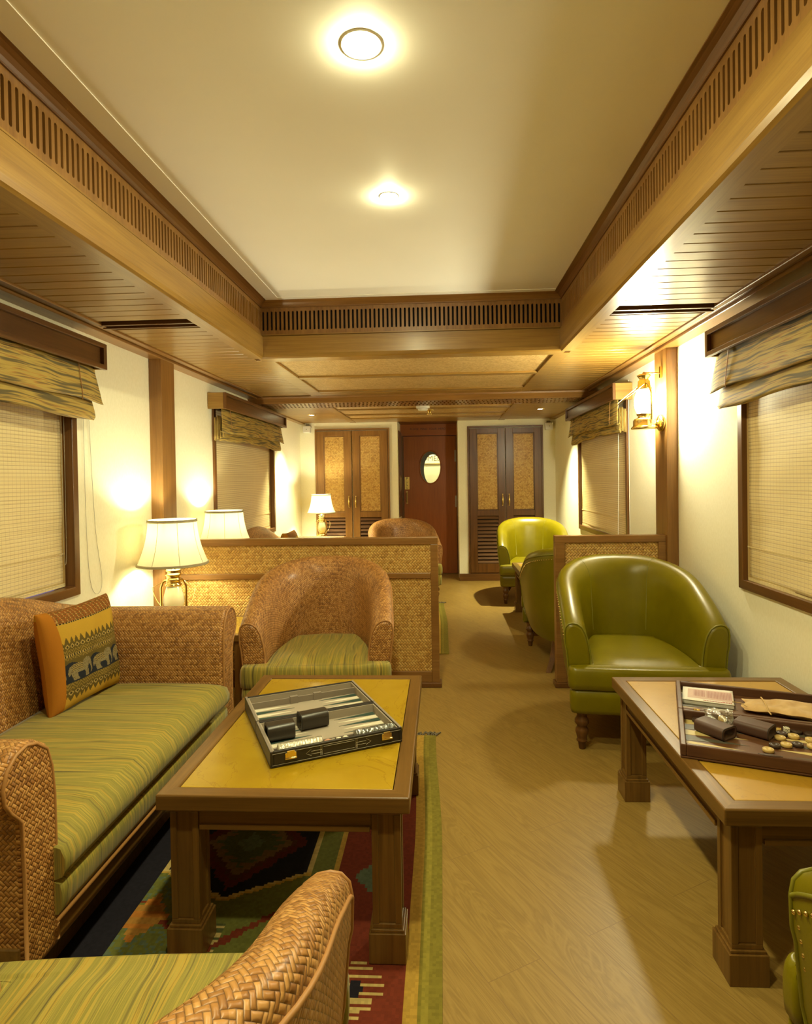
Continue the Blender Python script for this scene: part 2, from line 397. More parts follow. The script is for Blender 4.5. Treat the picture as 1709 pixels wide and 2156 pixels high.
def tag(o, label, cat=None, group=None, kind=None):
    o['label'] = label
    if cat: o['category'] = cat
    if group: o['group'] = group
    if kind: o['kind'] = kind
    return o
def thing(name, label, cat, loc=(0, 0, 0), rz=0.0, group=None):
    o = D.objects.new(name, None); COL.objects.link(o); o.empty_display_size = 0.05
    o.location = loc; o.rotation_euler = (0, 0, rz); return tag(o, label, cat, group)
def struct(mb, name, mats, label, **kw):
    o = mb.build(name, mats, **kw); o['kind'] = 'structure'; o['label'] = label; o['category'] = name.split('_')[0]; return o
def dup(o, loc=None, rz=None, label=None, parent=None):
    c = o.copy(); COL.objects.link(c)
    if parent: c.parent = parent
    if loc is not None: c.location = loc
    if rz is not None: c.rotation_euler = (0, 0, rz)
    if label: c['label'] = label
    for ch in list(o.children): dup(ch, parent=c)
    return c
def sst(a, b, x):
    x = max(0.0, min(1.0, (x-a)/(b-a))); return x*x*(3-2*x)

def text_mesh(body, size, mat, parent, name, mw, extrude=0.0006, align='CENTER', spacing=1.0):
    cu = D.curves.new('t', 'FONT'); cu.body = body; cu.size = size; cu.extrude = extrude; cu.align_x = align; cu.align_y = 'CENTER'; cu.space_character = spacing
    t = D.objects.new('t', cu); COL.objects.link(t)
    dg = bpy.context.evaluated_depsgraph_get(); dg.update()
    me = D.meshes.new_from_object(t.evaluated_get(dg)); D.objects.remove(t); D.curves.remove(cu)
    me.materials.clear(); me.materials.append(mat); me.name = name
    me.transform(mw)
    o = D.objects.new(name, me); COL.objects.link(o); o.parent = parent; return o

# ------------------------------------------------------------------ room dimensions
XL, XR = -1.74, 1.38          # side walls
YF, YB = -2.2, 7.40           # wall behind the camera, cupboard wall
OX0, OX1, OY = -1.085, 0.725, 3.64   # ceiling coffer opening (left, right, far)
ZC, ZS, ZS2 = 2.35, 2.005, 1.96       # white ceiling, soffit, far soffit
WIN = {'left_near': (1.14, 2.76), 'right_near': (1.22, 2.84), 'left_far': (4.54, 6.16), 'right_far': (4.55, 6.10)}
WZ0, WZ1 = 0.755, 1.84

# ---- floor, ceiling, walls
struct(MB().box(XL, XR, YF, 9.6, -0.06, 0), 'floor', FLOOR, 'pale oak plank floor laid diagonally')
m = MB().box(OX0-0.03, OX1+0.03, YF, OY+0.03, ZC, ZC+0.05)
struct(m, 'ceiling', CEILING, 'cream painted flat ceiling inside the timber coffer')
m = MB(); m.box(OX0+0.045, OX0+0.125, YF, OY-0.045, ZC-0.003, ZC); m.box(OX0+0.125, OX1-0.045, OY-0.085, OY-0.045, ZC-0.003, ZC)
struct(m, 'trim_1', CEILING, 'cream border strip along the left and far ceiling edge')
def side_wall(name, x0, x1, spans, label):
    m = MB(); ys = [YF]
    for a, b in spans: ys += [a, b]
    ys.append(9.6)
    for i in range(0, len(ys), 2): m.box(x0, x1, ys[i], ys[i+1], 0, 2.45)
    for a, b in spans: m.box(x0, x1, a, b, 0, WZ0); m.box(x0, x1, a, b, WZ1, 2.45)
    struct(m, name, WALL, label)
side_wall('wall_left', XL-0.10, XL, [WIN['left_near'], WIN['left_far']], 'cream papered left wall')
side_wall('wall_right', XR, XR+0.10, [WIN['right_near'], WIN['right_far']], 'cream papered right wall')
DX0, DX1 = -0.533, 0.206      # door recess
m = MB(); m.box(XL, DX0, YB, YB+0.08, 0, 2.3); m.box(DX1, XR, YB, YB+0.08, 0, 2.3)
m.box(DX0-0.06, DX0, YB+0.08, 8.02, 0, 2.3); m.box(DX1, DX1+0.06, YB+0.08, 8.02, 0, 2.3)
struct(m, 'wall_back', WALL, 'cream papered far wall with the door recess in its middle')
struct(MB().box(XL, XR, YF-0.1, YF, 0, 2.45), 'wall_front', WALL, 'cream wall behind the camera')

# ---- coffer: crown, slotted vent band, fascia (left, right, far)
def slot_panel(m, O, U, V, N, length, height, pitch, sw, rows, depth=0.012):
    """perforated board; O corner, U along, V up, N into the room; rows [(v0,v1)] of round-ended slots"""
    O, U, V, N = Vector(O), Vector(U), Vector(V), Vector(N)
    n = int(length/pitch); cw = length/n; K = 5
    def P(u, v, d=0.0): return tuple(O+U*u+V*v-N*d)
    edges = [0.0]+[(rows[k][1]+rows[k+1][0])/2 for k in range(len(rows)-1)]+[height]
    for k, (v0, v1) in enumerate(rows):
        e0, e1 = edges[k], edges[k+1]
        for i in range(n):
            uc = (i+0.5)*cw + (cw/2 if k % 2 and len(rows) > 1 else 0); r = sw/2; inn = []; out = []
            for j in range(K+1):
                a = PI*j/K; inn.append((uc+r*math.cos(a), v1-r+r*math.sin(a)))
                out.append((uc+cw/2*(1, 1, .4, -.4, -1, -1)[j], (v1-r if j in (0, K) else e1)))
            for j in range(K+1):
                a = PI+PI*j/K; inn.append((uc+r*math.cos(a), v0+r+r*math.sin(a)))
                out.append((uc+cw/2*(-1, -1, -.4, .4, 1, 1)[j], (v0+r if j in (0, K) else e0)))
            T = len(inn); a = m.add([P(*p) for p in out]); b = m.add([P(*p) for p in inn]); c = m.add([P(*p, depth) for p in inn])
            for j in range(T):
                q = (j+1) % T
                m.face([a+j, a+q, b+q, b+j]); m.face([b+j, b+q, c+q, c+j])
    return m
ZP0, ZP1 = 2.150, 2.312
def coffer_side(k, x, sgn, name_side):
    # sgn: +1 when the room lies towards +x of the board face
    L = OY-YF
    m = MB(); slot_panel(m, (x, YF, ZP0), (0, 1, 0), (0, 0, 1), (sgn, 0, 0), L, ZP1-ZP0, 0.0262, 0.0120, [(0.024, 0.140)])
    struct(m, f'trim_{k}', TEAK_MID['z'], f'slotted teak air vent band along the {name_side} of the coffer')
    m = MB(); m.box(x-sgn*0.030, x-sgn*0.050, YF, OY+0.05, ZP0, ZP1)  # near-black board paints the shade seen through the slots
    struct(m, f'trim_{k+1}', VOID, f'board painted black for the duct shade behind the {name_side} vent band')
    # crown: cove leaning into the opening; darker teak paints its underside shade
    prof = [(0.0, ZP1), (0.006, ZP1), (0.006, ZP1+0.006), (0.012, ZP1+0.014), (0.022, ZP1+0.024), (0.036, ZP1+0.031), (0.046, ZC-0.004), (0.046, ZC), (-0.03, ZC), (-0.03, ZP1)]
    m = MB(); m.prism(prof, lambda p, q, t: (x+sgn*p, t, q), YF, OY-0.0)
    struct(m, f'trim_{k+2}', TEAK_DARK['y'], f'teak crown moulding coloured dark for shade along the {name_side} of the ceiling')
    # fascia board with rounded lip and the lipping above it
    prof = [(0.004, ZP0), (0.004, ZP0-0.006), (-0.004, ZP0-0.008), (-0.004, ZP0-0.014), (0.014, ZP0-0.016), (0.014, 2.030), (0.010, 2.012), (0.0, 2.004), (-0.066, 2.004), (-0.066, 2.03), (-0.03, 2.05), (-0.03, ZP0)]
    m = MB(); m.prism(prof, lambda p, q, t: (x+sgn*p, t, q), YF, OY)
    struct(m, f'trim_{k+3}', TEAK['y'], f'honey teak fascia beam along the {name_side} of the coffer')
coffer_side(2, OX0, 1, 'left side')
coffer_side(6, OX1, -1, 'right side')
m = MB(); slot_panel(m, (OX0, OY, ZP0), (1, 0, 0), (0, 0, 1), (0, -1, 0), OX1-OX0, ZP1-ZP0, 0.0262, 0.0120, [(0.024, 0.140)])
struct(m, 'trim_10', TEAK_MID['z'], 'slotted teak air vent band across the far end of the coffer')
struct(MB().box(OX0-0.04, OX1+0.04, OY+0.03, OY+0.05, ZP0, ZP1), 'trim_11', VOID, 'board painted black for the duct shade behind the far vent band')
prof = [(0.0, ZP1), (0.006, ZP1), (0.006, ZP1+0.006), (0.012, ZP1+0.014), (0.022, ZP1+0.024), (0.036, ZP1+0.031), (0.046, ZC-0.004), (0.046, ZC), (-0.03, ZC), (-0.03, ZP1)]
m = MB(); m.prism(prof, lambda p, q, t: (t, OY-p, q), OX0, OX1)
struct(m, 'trim_12', TEAK_MID['x'], 'teak crown moulding across the far end of the ceiling')
prof = [(0.004, ZP0), (0.004, ZP0-0.006), (-0.004, ZP0-0.008), (-0.004, ZP0-0.014), (0.014, ZP0-0.016), (0.014, 2.030), (0.010, 2.012), (0.0, 2.004), (-0.10, 2.004), (-0.10, 2.03), (-0.03, 2.05), (-0.03, ZP0)]
m = MB(); m.prism(prof, lambda p, q, t: (t, OY-p, q), OX0-0.02, OX1+0.02)
struct(m, 'trim_13', TEAK['x'], 'honey teak fascia beam across the far end of the coffer')

# ---- planked soffits at both sides, up to the second beam
YB2 = 5.40
def soffit(k, xa, xb, xwall, side):
    s = 1 if xb > xa else -1
    m = MB(); y = YF; z = ZS+0.013
    while y < YB2-0.01:
        y1 = min(y+0.080, YB2)
        if not (y < 2.86 and y1 > 2.79): m.box(xa, xb, y+0.0022, y1-0.0022, z, z+0.012)
        y = y1
    struct(m, f'trim_{k}', TEAK['x'], f'tongue and groove teak planks of the {side} soffit', bevel=0.002, seg=1)
    struct(MB().box(min(xa, xwall), max(xa, xwall), YF, YB2+0.02, z+0.013, z+0.03), f'trim_{k+1}', VOID, f'dark backing above the {side} soffit planks')
    # boards along the wall with a double groove
    m = MB(); w = abs(xwall-xb)
    for a, b, dz in ((0.0, 0.22, 0.0), (0.25, 0.36, 0.004), (0.39, 1.0, -0.010)):
        m.box(xb+s*w*a+s*0.001, xb+s*w*b, YF, YB2, ZS+0.004+dz, ZS+0.025)
    struct(m, f'trim_{k+2}', TEAK_MID['y'], f'grooved teak edge boards where the {side} soffit meets the wall', bevel=0.002, seg=1)
    # cross joint of the access panel
    m = MB(); m.box(xa, xb+s*0.02, 2.795, 2.812, ZS+0.004, ZS+0.024); m.box(xa, xb+s*0.02, 2.838, 2.855, ZS-0.001, ZS+0.024)
    struct(m, f'trim_{k+3}', TEAK_DARK['x'], f'dark grooved cross batten on the {side} soffit', bevel=0.002, seg=1)
soffit(14, OX0-0.068, -1.60, XL, 'left')
soffit(18, OX1+0.068, 1.235, XR, 'right')

# ---- framed cane ceiling between the two beams
m = MB(); z0 = ZS+0.006
for a, b in ((OX0-0.068, -1.040), (0.700, OX1+0.068)): m.box(a, b, OY+0.10, YB2, z0, z0+0.03)
for a, b in ((OY+0.10, OY+0.14), (4.40, 4.475), (5.12, 5.20), (5.22, YB2)): m.box(-1.040, 0.700, a, b, z0, z0+0.03)
struct(m, 'trim_22', TEAK['x'], 'teak frame around the two woven cane ceiling panels', bevel=0.003)
m = MB(); m.box(-1.05, 0.71, OY+0.12, YB2, z0+0.014, z0+0.028)
struct(m, 'trim_23', CEIL_WEAVE, 'woven cane ceiling panels between the two beams')
# second beam: cove drop then a perforated grille strip
prof = [(YB2, ZS+0.03), (YB2-0.03, ZS+0.006), (YB2-0.026, ZS-0.008), (YB2-0.012, ZS-0.022), (YB2, ZS-0.034), (YB2+0.012, ZS2+0.002), (YB2+0.02, ZS2-0.004), (YB2+0.05, ZS2-0.004), (YB2+0.05, ZS+0.03)]
m = MB(); m.prism(prof, lambda p, q, t: (t, p, q), XL, XR)
struct(m, 'trim_24', TEAK_MID['x'], 'teak cove beam crossing the far part of the ceiling')
m = MB(); slot_panel(m, (XL, YB2+0.05, ZS2), (1, 0, 0), (0, 1, 0), (0, 0, -1), XR-XL, 0.37, 0.036, 0.015, [(0.025, 0.105), (0.145, 0.225), (0.265, 0.345)])
struct(m, 'trim_25', TEAK_MID['y'], 'perforated teak grille strip in the far ceiling')
struct(MB().box(XL, XR, YB2, YB, ZS2+0.04, ZS2+0.06), 'trim_26', VOID, 'board painted black for the shade above the far ceiling grille')  # black sheet stands for the unlit hollow over the grille
# far soffit: framed cane with planked sides
m = MB()
for a, b in ((-1.115, -1.040), (0.700, 0.775)): m.box(a, b, YB2+0.42, YB, ZS2-0.006, ZS2+0.025)
for a, b in ((6.06, 6.12), (6.55, 6.62), (6.95, YB)): m.box(-1.040, 0.700, a, b, ZS2-0.002, ZS2+0.025)
struct(m, 'trim_27', TEAK['x'], 'teak frame of the far cane ceiling', bevel=0.003)
struct(MB().box(-1.05, 0.71, YB2+0.42, 7.0, ZS2+0.010, ZS2+0.024), 'trim_28', CEIL_WEAVE, 'woven cane panels of the far ceiling')
for k, (a, b, side) in enumerate(((XL, -1.115, 'left'), (0.775, XR, 'right'))):
    m = MB(); y = YB2+0.42
    while y < YB-0.01:
        y1 = min(y+0.08, YB); m.box(a, b, y+0.002, y1-0.002, ZS2+0.002, ZS2+0.02); y = y1
    m.box(a if k == 0 else b-0.06, a+0.06 if k == 0 else b, YB2+0.42, YB, ZS2-0.012, ZS2+0.004)
    struct(m, f'trim_{29+k}', TEAK['x'], f'planked teak soffit at the far {side}', bevel=0.0015, seg=1)

# ---- wall posts
for k, (x0, x1, y0, y1, side) in enumerate(((XL, -1.665, 3.53, 3.71, 'left'), (1.315, XR, 3.60, 3.79, 'right'))):
    struct(MB().box(x0, x1, y0, y1, 0, ZS+0.02), f'trim_{31+k}', TEAK_MID['z'], f'teak wall post at the {side} end of the divider', bevel=0.003)
# ---- baseboards
def baseboard(k, side, *b): struct(MB().box(*b), f'baseboard_{side}', TEAK_DARK['y' if side in ('left', 'right') else 'x'], f'dark teak skirting along the {side} wall', bevel=0.003)
baseboard(0, 'left', XL, XL+0.015, YF, YB, 0, 0.09)
baseboard(0, 'right', XR-0.015, XR, YF, YB, 0, 0.09)
m = MB(); m.box(XL, DX0, YB-0.03, YB, 0, 0.085); m.box(DX1-0.004, XR, YB-0.03, YB, 0, 0.085)
struct(m, 'baseboard_back', TEAK_DARK['x'], 'dark teak skirting under the cupboards on the far wall', bevel=0.003)

# ------------------------------------------------------------------ windows
def window(n, x, sgn, y0, y1, rec, label):
    """x wall face, sgn +1 if room lies towards +x"""
    root = D.objects.new(f'window_{n}', None); COL.objects.link(root); root.location = (x, (y0+y1)/2, WZ0)
    root['kind'] = 'structure'; root['label'] = label; root['category'] = 'window'
    h = (y1-y0)/2; H = WZ1-WZ0; m = MB(); f = 0.042
    ring_frame(m, (-h-f+0.02, h+f-0.02), (-f+0.02, H+f), f, lambda p, q, d: (d, p, q), -sgn*0.09, sgn*0.016)
    recalc(m.build('window_frame', [TEAK_DARK['y'], TEAK_DARK['z']], root, bevel=0.003))
    MB().box(-sgn*0.088, -sgn*0.082, -h+0.02, h-0.02, 0.02, H).build('window_pane', GLASS, root)
window(1, XL, 1, *WIN['left_near'], 0.05, 'dark framed window behind the blind beside the sofa')
window(2, XR, -1, *WIN['right_near'], 0.02, 'dark framed window behind the blind beside the right table')
window(3, XL, 1, *WIN['left_far'], 0.05, 'dark framed window behind the blind at the far left')
window(4, XR, -1, *WIN['right_far'], 0.02, 'dark framed window behind the blind at the far right')

TAPE = plain('tan_tape', (0.55, 0.38, 0.15), 0.8)
# bamboo blinds
def blind(x, sgn, y0, y1, zb, label, cord_y=None):
    t = thing('bamboo_blind', label, 'blind', (x, (y0+y1)/2, WZ0), 0, 'split bamboo roller blinds')
    h = (y1-y0)/2-0.025; zt = WZ1-WZ0-0.005; n = 60; P = []
    for i in range(41):
        y = -h+2*h*i/40; P.append([(sgn*(0.0015*math.sin(9*y+j*0.35)+0.004*(1-j/n)**3*math.sin(5*y)), y, zb+(zt-zb)*j/n) for j in range(n+1)])
    m = MB(); m.grid(P, uv=lambda i, j: (i/40*2*h, j/n*(zt-zb)))
    m.build('reed_screen', BLIND, t, solid=0.003)
    m = MB(); m.box(-0.004, 0.004, -h, h, zb-0.012, zb+0.004); m.box(sgn*0.003, sgn*0.006, -h, h, zb+0.14, zb+0.146)
    m.build('bottom_rail', BLIND, t)
    for s in (-1, 1): MB().box(-0.003, 0.003, s*h-0.008, s*h+0.008, zb-0.01, zt).build('edge_tape', TAPE, t)
    return t
CORD = plain('white_cord', (0.75, 0.72, 0.62), 0.6); CHAIN = plain('bead_chain', (0.35, 0.33, 0.28), 0.35, 0.8)
b1 = blind(XL-0.035, 1, *WIN['left_near'], 0.035, 'woven bamboo blind covering the window behind the sofa')
b2 = blind(XR+0.010, -1, *WIN['right_near'], 0.030, 'woven bamboo blind covering the window beside the right table')
b3 = blind(XL-0.030, 1, *WIN['left_far'], 0.030, 'woven bamboo blind on the far left window behind the lampshade')
b4 = blind(XR+0.012, -1, *WIN['right_far'], 0.030, 'woven bamboo blind on the far right window above the green chairs')
def loop_chain(par, pts, r, mat, name):
    V = [Vector(p) for p in pts]; out = []
    for i in range(len(V)-1):      # smooth hanging curve through the points
        a, b, c, d = V[max(0, i-1)], V[i], V[i+1], V[min(len(V)-1, i+2)]
        for k in range(10):
            q = k/10; out.append(0.5*((2*b)+(c-a)*q+(2*a-5*b+4*c-d)*q*q+(3*b-a-3*c+d)*q*q*q))
    MB().tube(out+[V[-1]], r, 6).build(name, mat, par)
loop_chain(b1, [(0.028, 0.765, 0.85), (0.028, 0.765, 0.5), (0.030, 0.76, 0.2), (0.034, 0.745, 0.13), (0.036, 0.73, 0.2), (0.034, 0.735, 0.5), (0.03, 0.74, 0.85)], 0.0012, CHAIN, 'pull_chain')
loop_chain(b1, [(0.040, 0.90, 0.85), (0.040, 0.905, 0.3), (0.040, 0.93, 0.02), (0.042, 0.985, -0.05), (0.040, 1.03, 0.02), (0.040, 0.98, 0.3), (0.04, 0.945, 0.85)], 0.0009, CHAIN, 'pull_chain')
loop_chain(b4, [(-0.06, -0.71, 1.05), (-0.06, -0.70, 0.5), (-0.055, -0.66, 0.1), (-0.05, -0.64, -0.1)], 0.0022, CORD, 'pull_cord')
loop_chain(b4, [(-0.02, -0.83, 1.2), (-0.02, -0.83, 0.5), (-0.02, -0.83, -0.12)], 0.0022, CORD, 'pull_cord')

# pelmets (box with a recessed face) and roman shades
PZ0, PZ1 = 1.805, 1.925
def pelmet(x, sgn, y0, y1, label):
    dep = 0.14; t = thing('pelmet', label, 'pelmet', (x, (y0+y1)/2, PZ0), 0, 'timber pelmets over the windows'); h = (y1-y0)/2; H = PZ1-PZ0; b = 0.026
    for s in (-1, 1): MB().box(0.002*sgn, sgn*(dep-0.018), s*h, s*(h-0.018), 0, H).build('side_board', TEAK['x'], t, bevel=0.002)
    MB().box(0.002*sgn, sgn*(dep-0.02), -h+0.018, h-0.018, H-0.016, H).build('top_board', TEAK_MID['y'], t)
    m = MB(); ring_frame(m, (-h-0.001, h+0.001), (-0.001, H+0.001), (b, b-0.004), lambda p, q, d: (d, p, q), sgn*(dep-0.018), sgn*(dep+0.002))
    recalc(m.build('face_frame', [TEAK_DARK['y'], TEAK_DARK['z']], t, bevel=0.002))
    MB().box(sgn*(dep-0.024), sgn*(dep-0.016), -h+0.01, h-0.01, 0.006, H-0.006).build('face_panel', TEAK_DARK['y'], t)
    return t
pelmet(XL, 1, 1.07, 2.83, 'dark teak pelmet over the window behind the sofa')
pelmet(XR, -1, 1.13, 2.90, 'dark teak pelmet over the window beside the right table')
pelmet(XL, 1, 4.43, 6.20, 'dark teak pelmet over the far left window')
pelmet(XR, -1, 4.42, 6.09, 'dark teak pelmet over the far right window')
def roman(x, sgn, y0, y1, label, drop=0.0, bunch=None):
    t = thing('roman_shade', label, 'shade', (x, (y0+y1)/2, PZ0), 0, 'woven fabric roman shades')
    h = (y1-y0)/2; N = 72
    # profile: (out from wall, z, half-length extra)
    prof = [(0.092, 0.04, -0.020), (0.096, -0.02, -0.016), (0.102, -0.07, -0.006), (0.106, -0.115, 0.004), (0.108, -0.150, 0.010), (0.104, -0.163, 0.010), (0.094, -0.160, 0.008), (0.084, -0.140, 0.004)]
    prof2 = [(0.074, -0.10, -0.03), (0.080, -0.15, -0.024), (0.086, -0.195, -0.015), (0.088, -0.222, -0.012), (0.082, -0.234, -0.012), (0.070, -0.230, -0.014), (0.060, -0.20, -0.02)]
    for nm, pf, ph in (('upper_fold', prof, 0.3), ('lower_fold', prof2, 2.1)):
        P = []; L = [0]
        for j in range(1, len(pf)): L.append(L[-1]+math.dist(pf[j][:2], pf[j-1][:2]))
        for i in range(N+1):
            u = 2*i/N-1; row = []
            for j, (o, z, e) in enumerate(pf):
                y = u*(h+e); w = j/(len(pf)-1); edge = sst(0.9, 1.0, abs(u))
                sag = 0.014*math.sin(3.1*y+ph)*w+0.006*math.sin(11*y+ph*2)*w
                out = o+0.008*math.sin(6*y+ph+j*0.5)*w - 0.010*edge*(1 if j < 5 else 0)
                row.append((sgn*out, y, z-drop*w+sag))
            P.append(row)
        m = MB(); m.grid(P, uv=lambda i, j: (i/N*2*h+ph, L[min(j, len(L)-1)]+ph))
        m.build(nm, ROMAN, t, solid=0.004)
    # side seams
    for s in (-1, 1):
        m = MB(); m.tube([(sgn*0.1, s*(h-0.17), 0.02), (sgn*0.107, s*(h-0.165), -0.07), (sgn*0.112, s*(h-0.16), -0.13-drop*0.5), (sgn*0.111, s*(h-0.16), -0.160-drop)], 0.0018, 6)
        m.build('side_seam', PIPING, t)
    if bunch:
        # gathered end of the folds, pleated and hanging at the near end
        m = MB(); P = []; K = 40
        for i in range(K+1):
            a = i/K; y = bunch*(h-0.03)+0.018*math.sin(a*26)*1.0-bunch*0.01; o = 0.02+0.075*a
            P.append([(sgn*(o+0.004*math.sin(a*31)), y+0.01*math.sin(a*26+1)*q, -0.075-0.13*q-0.03*(1-a)*q+0.03*math.sin(a*PI)*(1-q)) for q in (0, .25, .5, .75, 1)])
        m.grid(P, uv=lambda i, j: (j*0.03, i*0.012)); m.build('gathered_end', ROMAN, t, solid=0.003)
    return t
roman(XL, 1, 1.10, 2.835, 'golden striped roman shade gathered above the blind behind the sofa')
roman(XR, -1, 1.16, 2.925, 'golden striped roman shade gathered above the blind beside the right table')
roman(XL, 1, 4.47, 6.20, 'golden striped roman shade above the far left window blind', 0.0, -1)
roman(XR, -1, 4.47, 6.12, 'golden striped roman shade above the far right window blind', 0.0, -1)

# ------------------------------------------------------------------ downlights
def downlight(x, y, z, r, lens, label, power=None):
    t = thing('ceiling_downlight', label, 'ceiling light', (x, y, z), 0, 'recessed ceiling lights')
    m = MB(); m.lathe([(r, 0.0), (r, -0.002), (r*1.08, -0.0025), (r*1.14, -0.002), (r*1.16, 0.0)], seg=40); m.build('trim_ring', plain('cream_ring', (0.84, 0.79, 0.64), 0.4) if 'cream_ring' not in D.materials else D.materials['cream_ring'], t)
    m = MB(); m.lathe([(r*0.998, -0.002)]+[(r*math.cos(a*PI/14), -0.003-0.0075*math.sin(a*PI/14)) for a in range(0, 7)]+[(0.0005, -0.0105)], seg=32); m.build('lens', lens, t)
    return t
downlight(-0.185, 1.52, ZC, 0.046, LENS, 'round glowing ceiling light nearest the camera')
downlight(-0.187, 2.335, ZC, 0.032, LENS, 'smaller looking round ceiling light towards the far end of the cream ceiling')
def hidden_downlight(y): return downlight(-0.185, y, ZC, 0.050, LENS, 'round ceiling light continuing the same row, unseen above the view')  # unseen lamp continuing the row, kept because its light is needed
hidden_downlight(0.70)
def spot(x, y, z, label):
    t = thing('recessed_spotlight', label, 'ceiling light', (x, y, z), 0, 'small recessed spots')
    m = MB(); m.lathe([(0.026, 0.012), (0.028, -0.002), (0.034, -0.006), (0.044, -0.004), (0.046, 0.001)], seg=32); m.build('trim_ring', BRASS, t)
    m = MB(); m.lathe([(0.027, -0.003), (0.018, -0.005), (0.0005, -0.006)], seg=24); m.build('lens', SPOT_LENS, t)
    l = D.lights.new('spot_beam', 'SPOT'); l.energy = SPOT_W; l.color = WARM; l.spot_size = math.radians(92); l.spot_blend = 0.85; l.shadow_soft_size = 0.02
    o = D.objects.new('spot_beam', l); COL.objects.link(o); o.parent = t; o.location = (0, 0, -0.012)
spot(-1.388, 6.452, ZS2+0.002, 'small recessed spot in the far left soffit above the lamp')
spot(1.031, 6.324, ZS2+0.002, 'small recessed spot in the far right soffit above the green chair')

# ------------------------------------------------------------------ far wall: cupboards and door
def cupboard(x0, x1, label, light):
    t = thing('cupboard', label, 'cupboard', ((x0+x1)/2, YB, 0.087), 0, 'built in cupboards')
    fr = TEAK_DARK if not light else TEAK_MID
    w = (x1-x0)/2; H = 1.885-0.087; m = MB(); y0, y1 = -0.022, 0.0
    ring_frame(m, (-w, w), (0, H), (0.022, 0.020), lambda p, q, d: (p, d, q), y0, y1)
    recalc(m.build('door_casing', [fr['x'], fr['z']], t, bevel=0.002))
    dw = w-0.024
    for s in (-1, 1):
        a, b = (-dw, -0.004 if not light else -0.010) if s < 0 else (0.004, dw)
        m = MB(); st = 0.085; yf, yb = -0.030, -0.004; zl0, zl1, zw0, zw1 = 0.125, 0.705, 0.772, H-0.090
        m.box(a, a+st, yf, yb, 0.014, H-0.028); m.box(b-st, b, yf, yb, 0.014, H-0.028)
        for q0, q1 in ((0.014, zl0), (zl1, zw0), (zw1, H-0.028)): m.box(a+st, b-st, yf, yb, q0, q1)
        # inner bead around the cane panel
        for q in ((a+st, a+st+0.012, zw0, zw1), (b-st-0.012, b-st, zw0, zw1)): m.box(q[0], q[1], yf+0.008, yb, q[2], q[3])
        m.box(a+st, b-st, yf+0.008, yb, zw0, zw0+0.012); m.box(a+st, b-st, yf+0.008, yb, zw1-0.012, zw1)
        d = m.build('cupboard_door', fr['z'], t, bevel=0.002)
        MB().box(a+st, b-st, -0.014, -0.006, zw0, zw1).build('cane_panel', PANEL_WEAVE, d)
        m = MB(); k = 13
        m.box(a+st, b-st, -0.006, -0.004, zl0, zl1, 1)
        for i in range(k):
            zc = zl0+(i+0.5)*(zl1-zl0)/k
            m.prism([(-0.030, zc-0.016), (-0.026, zc-0.017), (-0.007, zc+0.016), (-0.011, zc+0.017)], lambda p, q, tt: (tt, p, q), a+st, b-st)
        m.build('louvres', [LOUVRE, VOID], d)
        hx = (b-0.035) if s < 0 else (a+0.035); m = MB(); zc = 0.985-0.087
        m.tube([(hx, -0.030, zc-0.068), (hx, -0.046, zc-0.052), (hx, -0.054, zc-0.02), (hx, -0.056, zc), (hx, -0.054, zc+0.02), (hx, -0.046, zc+0.052), (hx, -0.030, zc+0.068)], seg=10, rad=[0.007, 0.006, 0.0095, 0.010, 0.0095, 0.006, 0.007])
        m.build('handle', BRASS, d)
    return t
cupboard(-1.554, -0.634, 'tall cupboard with cane doors on the far wall left of the door', True)
cupboard(0.320, 1.233, 'tall cupboard with cane doors on the far wall right of the door', False)

DY = 7.97
door = D.objects.new('door_1', None); COL.objects.link(door); door.location = (-0.152, DY, 0); door['kind'] = 'structure'; door['category'] = 'door'
door['label'] = 'red brown sliding door with an oval porthole at the far end'
def ellipse_panel(m, x0, x1, z0, z1, cx, cz, rx, rz, y0, y1, N=48):
    """panel with an elliptical hole"""
    inn = [(cx+rx*math.cos(2*PI*k/N), cz+rz*math.sin(2*PI*k/N)) for k in range(N)]; out = []
    for k in range(N):
        dx, dz = math.cos(2*PI*k/N), math.sin(2*PI*k/N); t = 1e9
        if dx > 1e-9: t = min(t, (x1-cx)/dx)
        if dx < -1e-9: t = min(t, (x0-cx)/dx)
        if dz > 1e-9: t = min(t, (z1-cz)/dz)
        if dz < -1e-9: t = min(t, (z0-cz)/dz)
        out.append([cx+dx*t, cz+dz*t])
    for X, Z in ((x0, z0), (x1, z0), (x1, z1), (x0, z1)):     # snap the nearest ray to each corner
        k = min(range(N), key=lambda i: (out[i][0]-X)**2+(out[i][1]-Z)**2); out[k] = [X, Z]
    for y, fl in ((y0, False), (y1, True)):
        a = m.add([(p[0], y, p[1]) for p in out]); b = m.add([(p[0], y, p[1]) for p in inn])
        for k in range(N):
            q = (k+1) % N; f = [a+k, a+q, b+q, b+k]; m.face(f if not fl else f[::-1])
    a = m.add([(p[0], y0, p[1]) for p in inn]); b = m.add([(p[0], y1, p[1]) for p in inn])
    for k in range(N): q = (k+1) % N; m.face([a+k, a+q, b+q, b+k], smooth=True)
    a = m.add([(p[0], y0, p[1]) for p in out]); b = m.add([(p[0], y1, p[1]) for p in out])
    for k in range(N): q = (k+1) % N; m.face([a+q, a+k, b+k, b+q])
ox, oz, orx, orz = 0.006, 1.405, 0.135, 0.212
m = MB(); ellipse_panel(m, -0.345, 0.345, 0.006, 1.815, ox, oz, orx, orz, 0, 0.045); m.build('door_leaf', DOOR_WOOD['z'], door)
m = MB(); N = 48
P = [[(ox+(orx+d)*math.cos(2*PI*k/N), y, oz+(orz+d)*math.sin(2*PI*k/N)) for d, y in ((-0.004, 0.01), (-0.003, -0.006), (0.004, -0.009), (0.012, -0.006), (0.014, 0.0))] for k in range(N)]
